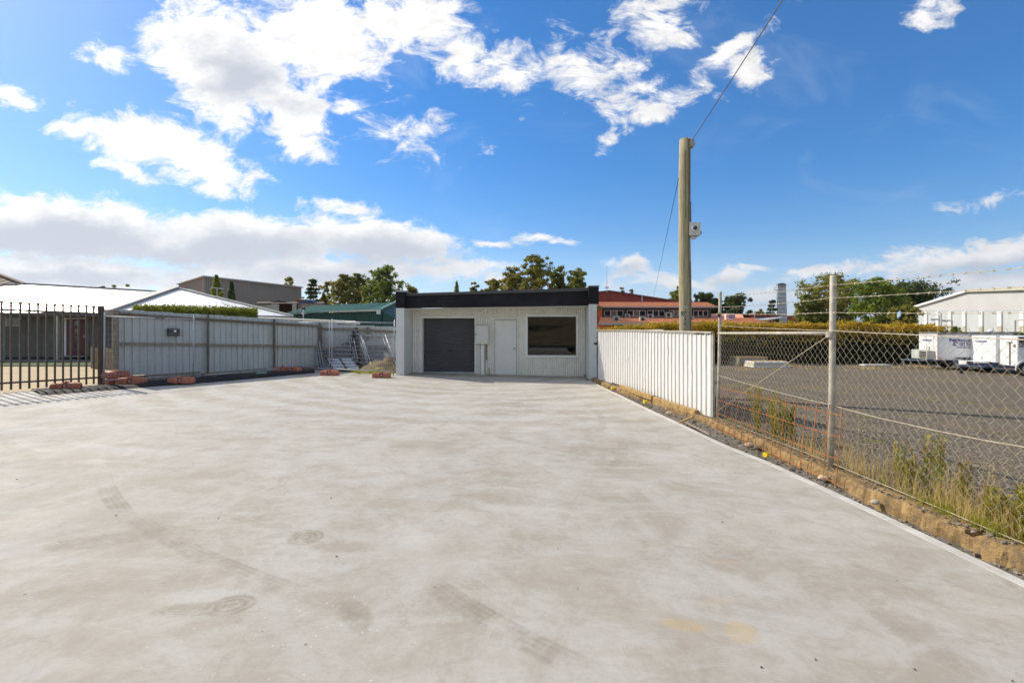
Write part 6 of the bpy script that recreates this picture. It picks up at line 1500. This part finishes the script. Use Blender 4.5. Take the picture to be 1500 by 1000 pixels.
def strand(Ya, za, Yb, zb, sag, barbs, name, r=.0026, x=3.80, n=26):
    mb = MB(); pts = []
    for i in range(n+1):
        t = i/n; y = Ya+(Yb-Ya)*t; z = za+(zb-za)*t-4*sag*t*(1-t)+.004*noise.noise(Vector((y*5, z1, 0))); pts.append(Vector((x, y, z)))
    mb.tube(pts, r, 5)
    if barbs:
        m_ = int((Yb-Ya)/.11)
        for k in range(m_):
            t = (k+.5)/m_; y = Ya+(Yb-Ya)*t; z = za+(zb-za)*t-4*sag*t*(1-t); c_ = Vector((x, y, z)); a_ = Vector((random.uniform(-1, 1), random.uniform(-.5, .5), random.uniform(-1, 1))).normalized()*.016
            b_ = Vector((random.uniform(-1, 1), random.uniform(-.5, .5), random.uniform(-1, 1))).normalized()*.016
            mb.tube([c_-a_, c_+a_], .0022, 4); mb.tube([c_-b_, c_+b_], .0022, 4); mb.tube([c_-Vector((0, .011, 0)), c_+Vector((0, .011, 0))], .005, 5)
    return obj(mb, name, M_WIRE, cf)
zz = lambda py, Y: CAMZ-(py-488)*Y/F
random.seed(5)
for (pl, pm, pr) in ((434, 417.5, 389), (450, 436.5, 417), (459, 457.5, 455.5)):
    Yr = 3.38
    zr_ = zz(pr, Yr); zm_ = zz(pm, 5.43); zr2 = zm_+(zr_-zm_)*(5.43-2.2)/(5.43-Yr)
    strand(2.2, zr2, 5.43, zm_, .015, True, 'barbed_wire'); strand(5.43, zm_, 8.45, zz(pl, 8.45), .02, True, 'barbed_wire')
strand(2.2, 1.52, 5.43, zz(484, 5.43), .01, False, 'line_wire', .005); strand(5.43, zz(484, 5.43), 8.45, zz(476.5, 8.45), .01, False, 'line_wire', .004)
strand(2.2, .86, 5.43, .74, .07, False, 'line_wire', .005, x=3.83); strand(5.43, .74, 8.45, .82, .02, False, 'line_wire', .005, x=3.83)
strand(2.2, .03, 5.43, .06, .0, False, 'line_wire', .004, x=3.80); strand(5.43, .06, 8.45, .04, .0, False, 'line_wire', .004, x=3.80)
mb = MB(); q = Vector((3.79, 4.45, zz(458, 4.45)-.01)); mb.ball(q, (.012, .02, .03), 6, 5, .3); mb.ball(q+Vector((0, .015, -.02)), (.01, .012, .025), 6, 5, .3); o = obj(mb, 'plastic_scrap', mat('pale_blue_plastic', (.35, .5, .6), .5), loc=tuple(q)); tag(o, 'scrap of pale blue plastic caught on the barbed wire', 'litter')

# ------------------------------------------------------------------ rusty reinforcing mesh leaning on the fence
rm = thing('reinforcing_mesh', (3.6, 6.5, 0), 'rusty steel reinforcing mesh leaning on the chain-link fence', 'reinforcing mesh')
B_n, B_f = Vector((3.54, 4.98, -.08)), Vector((3.60, 8.0, -.09))       # bottom line near/far
T_n, T_f = Vector((3.77, 5.2, .72)), Vector((3.77, 8.12, .67))         # top line
for i in range(15):
    t = i/14; tt = t*(B_f-B_n).length
    b_ = B_n.lerp(B_f, t); t_ = T_n.lerp(T_f, t); ov = .02+.0*i
    md = b_.lerp(t_, .5)+Vector((.012*math.sin(i*2.2), .01*math.sin(i*1.3), 0))
    mb = MB(); mb.tube([b_, md, t_+Vector((0, .0, .04))], .0048, 5); obj(mb, 'rod', M_RUST, rm)
for k, f in enumerate((.05, .35, .64, .93)):
    a_ = B_n.lerp(T_n, f)+Vector((-.006, -.0, 0)); b_ = B_f.lerp(T_f, f)+Vector((-.006, .12, 0))
    mb = MB(); mb.tube([a_, a_.lerp(b_, .33)+Vector((.006, 0, -.006)), a_.lerp(b_, .66)+Vector((-.006, 0, .006)), b_], .0048, 5); obj(mb, 'cross_rod', M_RUST, rm)

# ------------------------------------------------------------------ verge plants and litter on the right
def weed(px, py, h, X, seed, label, seedy=.4, w=.09, n=260):
    random.seed(seed); Y = X*F/(px-750); t = thing('tall_weed', (X, Y, 0), label, 'weed', 'tall weeds beyond the chain-link fence')
    st, lf, sh = MB(), MB(), MB(); O = Vector((X, Y, 0)); stems = 4
    for k in range(stems):
        a_ = random.uniform(0, 6.28); top_ = O+Vector((random.gauss(0, w*.7), random.gauss(0, w*.7), h*random.uniform(.78, 1.0))); base_ = O+Vector((random.gauss(0, .025), random.gauss(0, .025), -.02))
        mid = base_.lerp(top_, .5)+Vector((random.gauss(0, .01), random.gauss(0, .01), 0)); st.tube([base_, mid, top_], [.006, .005, .002], 5, False)
        for i in range(n//stems):
            f = random.random()**.8; p_ = base_.lerp(mid, f*2) if f < .5 else mid.lerp(top_, f*2-1)
            prof = .35+.65*math.sin(min(1, f*1.3)*math.pi*.85)
            an_ = random.uniform(0, 6.28); l = random.uniform(.03, .075)*prof*1.2; d_ = Vector((math.cos(an_), math.sin(an_), random.uniform(.3, 1.1))).normalized(); s_ = d_.cross(Vector((0, 0, 1))).normalized()*.0065
            q = p_+Vector((math.cos(an_), math.sin(an_), 0))*w*.25*prof*random.random()
            (sh if (f > .62 and random.random() < seedy) else lf).add([q-s_, q+d_*l*.5+s_*1.6, q+d_*l, q+d_*l*.5-s_*1.6], [(0, 1, 2, 3)])
    obj(st, 'stem', MATS['weed_stem'] if 'weed_stem' in MATS else mat('weed_stem', (.16, .20, .05), .7), t); obj(lf, 'leaves', M_WEED, t)
    if len(sh.f) > 60: obj(sh, 'seed_heads', M_WEEDT, t)
for (px, h, X, lab, sdy, w) in ((1110, .80, 3.98, 'tall green weed behind the far end of the rusty mesh', .1, .09), (1133, .76, 4.0, 'leafy green weed second from the left behind rusty mesh', .1, .09), (1146, .6, 4.0, 'shorter leafy weed between two taller ones behind rusty mesh', .1, .08),
        (1158, .58, 4.05, 'drooping weed just left of the tall fence post', .1, .08), (1320, .50, 4.05, 'pale weed first to the right of the tall post', .3, .08), (1334, .34, 4.0, 'short green weed stalk beside the pale weed', .1, .03), (1352, .58, 4.12, 'weed with brown seed head, left of a pair', .8, .06), (1374, .62, 4.12, 'weed with brown seed head, right of a pair', .7, .06),
        (1408, .46, 4.1, 'dry reddish weed among straw grass', .95, .05), (1450, .34, 3.98, 'low green weed among straw grass near right edge', .1, .05), (1476, .30, 4.0, 'small leafy weed close to the right edge', .1, .06), (1497, .42, 4.0, 'dense green weed at the right edge of the view', .05, .12), (1515, .40, 4.1, 'dense green weed just past the right edge', .05, .12)):
    weed(px, 0, h, X, int(px), lab, sdy, w*(1.25 if px < 1200 else .9), 800 if px < 1200 else (700 if w > .1 else 260))
random.seed(21)
dg_, gg_ = MB(), MB()
for i in range(440):
    Y = 2.4+(random.random()**1.15)*4.2; X = 3.86+abs(random.gauss(0, .28)); 
    dens = 1.0 if Y < 4.6 else .45
    if random.random() > dens: continue
    blades(dg_, (X, Y, .0), random.randint(4, 10), .06, random.uniform(.10, .34)*(1 if Y > 3 else .8), .0022, .55)
for i in range(110):
    Y = 2.4+random.random()*1.9; X = 3.78+abs(random.gauss(0, .13)); blades(gg_, (X, Y, .0), random.randint(8, 16), .05, random.uniform(.05, .16), .0028, .8)
for i in range(50):
    Y = random.uniform(4, 9); blades(gg_, (3.86+abs(random.gauss(0, .08)), Y, .0), 7, .04, random.uniform(.04, .1), .0028, .8)
for i in range(500):
    Y = 2.4+(random.random()**1.2)*12; X = FX(Y)-.12+random.random()*.4; a_ = random.uniform(0, 6.28); l = random.uniform(.02, .08); z = bank_top(Y)+.008 if X < FX(Y)-.04 else .012
    d_ = Vector((math.cos(a_)*l, math.sin(a_)*l, random.uniform(0, .015))); s_ = Vector((-d_.y, d_.x, 0)).normalized()*.0022; q = Vector((X, Y, z)); dg_.add([q-s_, q+s_, q+d_], [(0, 1, 2)])
for i in range(90):      # far gravel edge by the hedge and scattered tufts
    q = (random.uniform(5, 20), random.uniform(19.5, 23.5), .0); blades(dg_, q, 8, .25, .09, .02, 1.2)
for i in range(26):
    X = random.uniform(5, 12); Y = random.uniform(4.5, 16); blades(gg_, (X, Y, .0), 26, .14, .035, .006, 1.6)
o = obj(dg_, 'dry_grass', M_STRAW); tag(o, 'straw coloured dry grass along the chain-link fence', 'grass', kind='stuff')
o = obj(gg_, 'green_grass', M_GRASS); tag(o, 'short green grass tufts along the fence foot', 'grass', kind='stuff')
# taller dry seed stalks
mb = MB()
for i in range(60):
    px = random.uniform(1232, 1470); X = 3.86+abs(random.gauss(0, .15)); Y = X*F/(px-750); h = random.uniform(.25, .55); l = Vector((random.gauss(0, .08), random.gauss(0, .08), 0))
    b_ = Vector((X, Y, 0)); tp = b_+l+Vector((0, 0, h)); mb.tube([b_, b_+l*.3+Vector((0, 0, h*.55)), tp], [.0018, .0014, .0008], 3, False)
    for k in range(14):
        q = tp-(l+Vector((0, 0, h)))*.02*k; a_ = random.uniform(0, 6.28); d_ = Vector((math.cos(a_)*.5, math.sin(a_)*.5, .8))*.02; s_ = Vector((-d_.y, d_.x, 0)).normalized()*.003; mb.add([q-s_, q+s_, q+d_], [(0, 1, 2)])
o = obj(mb, 'dry_seed_stalks', M_STRAW); tag(o, 'thin dry seed stalks rising above the straw grass', 'grass', kind='stuff')
# stones
def rock(mb, c, r, sq=.6):
    mb.ball(c, (r*random.uniform(.8, 1.3), r*random.uniform(.8, 1.3), r*sq), 5, 4, .38)
mb = MB(); random.seed(3)
for i in range(1500):
    Y = random.uniform(2.2, 15.2)**1.0; t = random.random(); X = K(Y)+.02+(FX(Y)-.12-K(Y))*t; rock(mb, (X, Y, soil_z(X, Y)+.003), random.choice((.006, .008, .011, .015, .024)))
for i in range(1700):
    Y = 2.2+(random.random()**1.3)*12; X = FX(Y)-.14+random.random()*.45; rock(mb, (X, Y, bank_top(Y)+.004 if X < FX(Y)-.03 else .008), random.choice((.006, .009, .013, .02)))
o = obj(mb, 'rubble', M_STONE); tag(o, 'grey gravel rubble in the strip beside the kerb', 'rubble', kind='stuff')
mb = MB()
for i in range(5200):
    Y = 2.2+(random.random()**1.3)*14; X = FX(Y)+.12+random.random()*random.choice((1.5, 4, 7)); rock(mb, (X, Y, .006), random.choice((.007, .009, .012, .017)), .7)
o = obj(mb, 'loose_gravel', mat('loose_gravel', (.20, .175, .135), .95, var=.45, vscale=9)); tag(o, 'loose stones scattered over the gravel yard', 'gravel', kind='stuff')
for (px, py, r, m_, lab) in ((1098, 652, .055, M_STONEP, 'pink lump of stone lying by the rusty mesh'), (1110, 655, .045, M_STONE, 'grey stone next to the pink lump'), (1207, 700, .05, mat('buff_stone', (.5, .4, .27), .9), 'flat buff stone below the tall post'), (1282, 735, .035, mat('pale_stone', (.42, .38, .3), .9), 'pale stone in rubble right of the tall post'), (1332, 737, .03, MATS['pale_stone'], 'white topped stone on the bank'),
        (980, 605, .06, MATS['buff_stone'], 'pale stone beside the yellow offcut'), (1496, 808, .05, MATS['pale_stone'], 'pale stone on the bank at right edge')):
    q = GZ(px, py, -.06); mb = MB(); random.seed(px); mb.ball((0, 0, 0), (r*1.3, r, r*.7), 9, 6, .14); o = obj(mb, 'stone', m_, local=True, bevel=.004); o.location = (q.x, q.y, -.06); tag(o, lab, 'stone')
for (px, py, rz, lab) in ((1122.5, 668.5, .5, 'yellow plastic rebar cap lying near the rusty mesh'), (945.5, 590, .2, 'small yellow cap halfway along the white fence'), (898, 570, 0, 'small yellow cap close to the workshop')):
    q = GZ(px, py, -.06); t = thing('yellow_cap', (q.x, q.y, q.z), lab, 'cap', 'yellow plastic caps in the soil strip', rz=rz)
    mb = MB(); r = .033 if px > 1000 else .045; mb.tube([(-r, 0, .03), (-r*.6, 0, .03), (r*.9, 0, .03)], [r*1.0, r*.85, r*.7], 12); obj(mb, 'cap', M_YELL, t, local=True)
    mb = MB(); mb.tube([(r*.9, 0, .03), (r*1.3, 0, .03)], r*.35, 8); obj(mb, 'spigot', M_YELL, t, local=True)
for (p0, p1, w, m_, lab) in (((996, 618), (1014, 611), .05, M_YTIMB, 'yellow timber offcut lying across the trench by the kerb'), ((1004, 618), (1040, 636), .035, M_TIMB, 'thin grey batten beside the kerb'), ((918, 581), (926, 580), .05, M_YTIMB, 'short yellow offcut near the far yellow cap'), ((888, 566), (900, 566), .08, M_YTIMB, 'splintered board near the workshop corner')):
    a_, b_ = GZ(*p0, -.05), GZ(*p1, -.03); mb = MB(); mb.beam(a_, b_, w, .025); o = obj(mb, 'timber_offcut', m_, loc=tuple(a_), bevel=.003); tag(o, lab, 'timber', 'timber offcuts along the kerb')
# strip of straw and leaves on soil near the workshop
# crumbs on slab
mb = MB(); random.seed(9)
for (px, py) in ((476, 600), (261/1.0+60, 590), (525, 631), (320, 759), (485, 729), (170, 755), (25, 702), (493, 815), (578, 631), (1340, 980), (1115, 977), (1058, 765), (1263, 708), (1195, 966), (1483, 997), (340, 590), (735, 715)):
    q = GP(px, py); rock(mb, (q.x, q.y, q.z+.003), .006, .7)
o = obj(mb, 'grit', M_DIRT); tag(o, 'dark crumbs of grit on the concrete', 'grit', kind='stuff')
# trees behind the camera, across the street, reflected in the window
for i, (x, y, h) in enumerate(((-14, -34, 9), (-2, -38, 7), (9, -33, 10), (20, -36, 8))):
    random.seed(90+i); t = thing('street_tree', (x, y, 1.2), ['broad tree across the street, far left behind camera', 'low tree across the street behind the camera', 'tall tree across the street, right behind camera', 'rightmost tree across the street behind camera'][i], 'tree', 'trees across the street')
    cr, tk = MB(), MB(); tk.tube([(x, y, 1), (x, y, 1+h*.6)], [.2, .08], 7)
    for k in range(30):
        c_ = Vector((x+random.gauss(0, 1.6), y+random.gauss(0, 1.6), 1.2+h*random.uniform(.35, 1))); leaf_quads(cr, c_, (1.1, 1.1, .8), 40, .16)
    obj(tk, 'trunk', M_BARK, t); obj(cr, 'crown', M_EUC2, t)
bpy.context.view_layer.update()
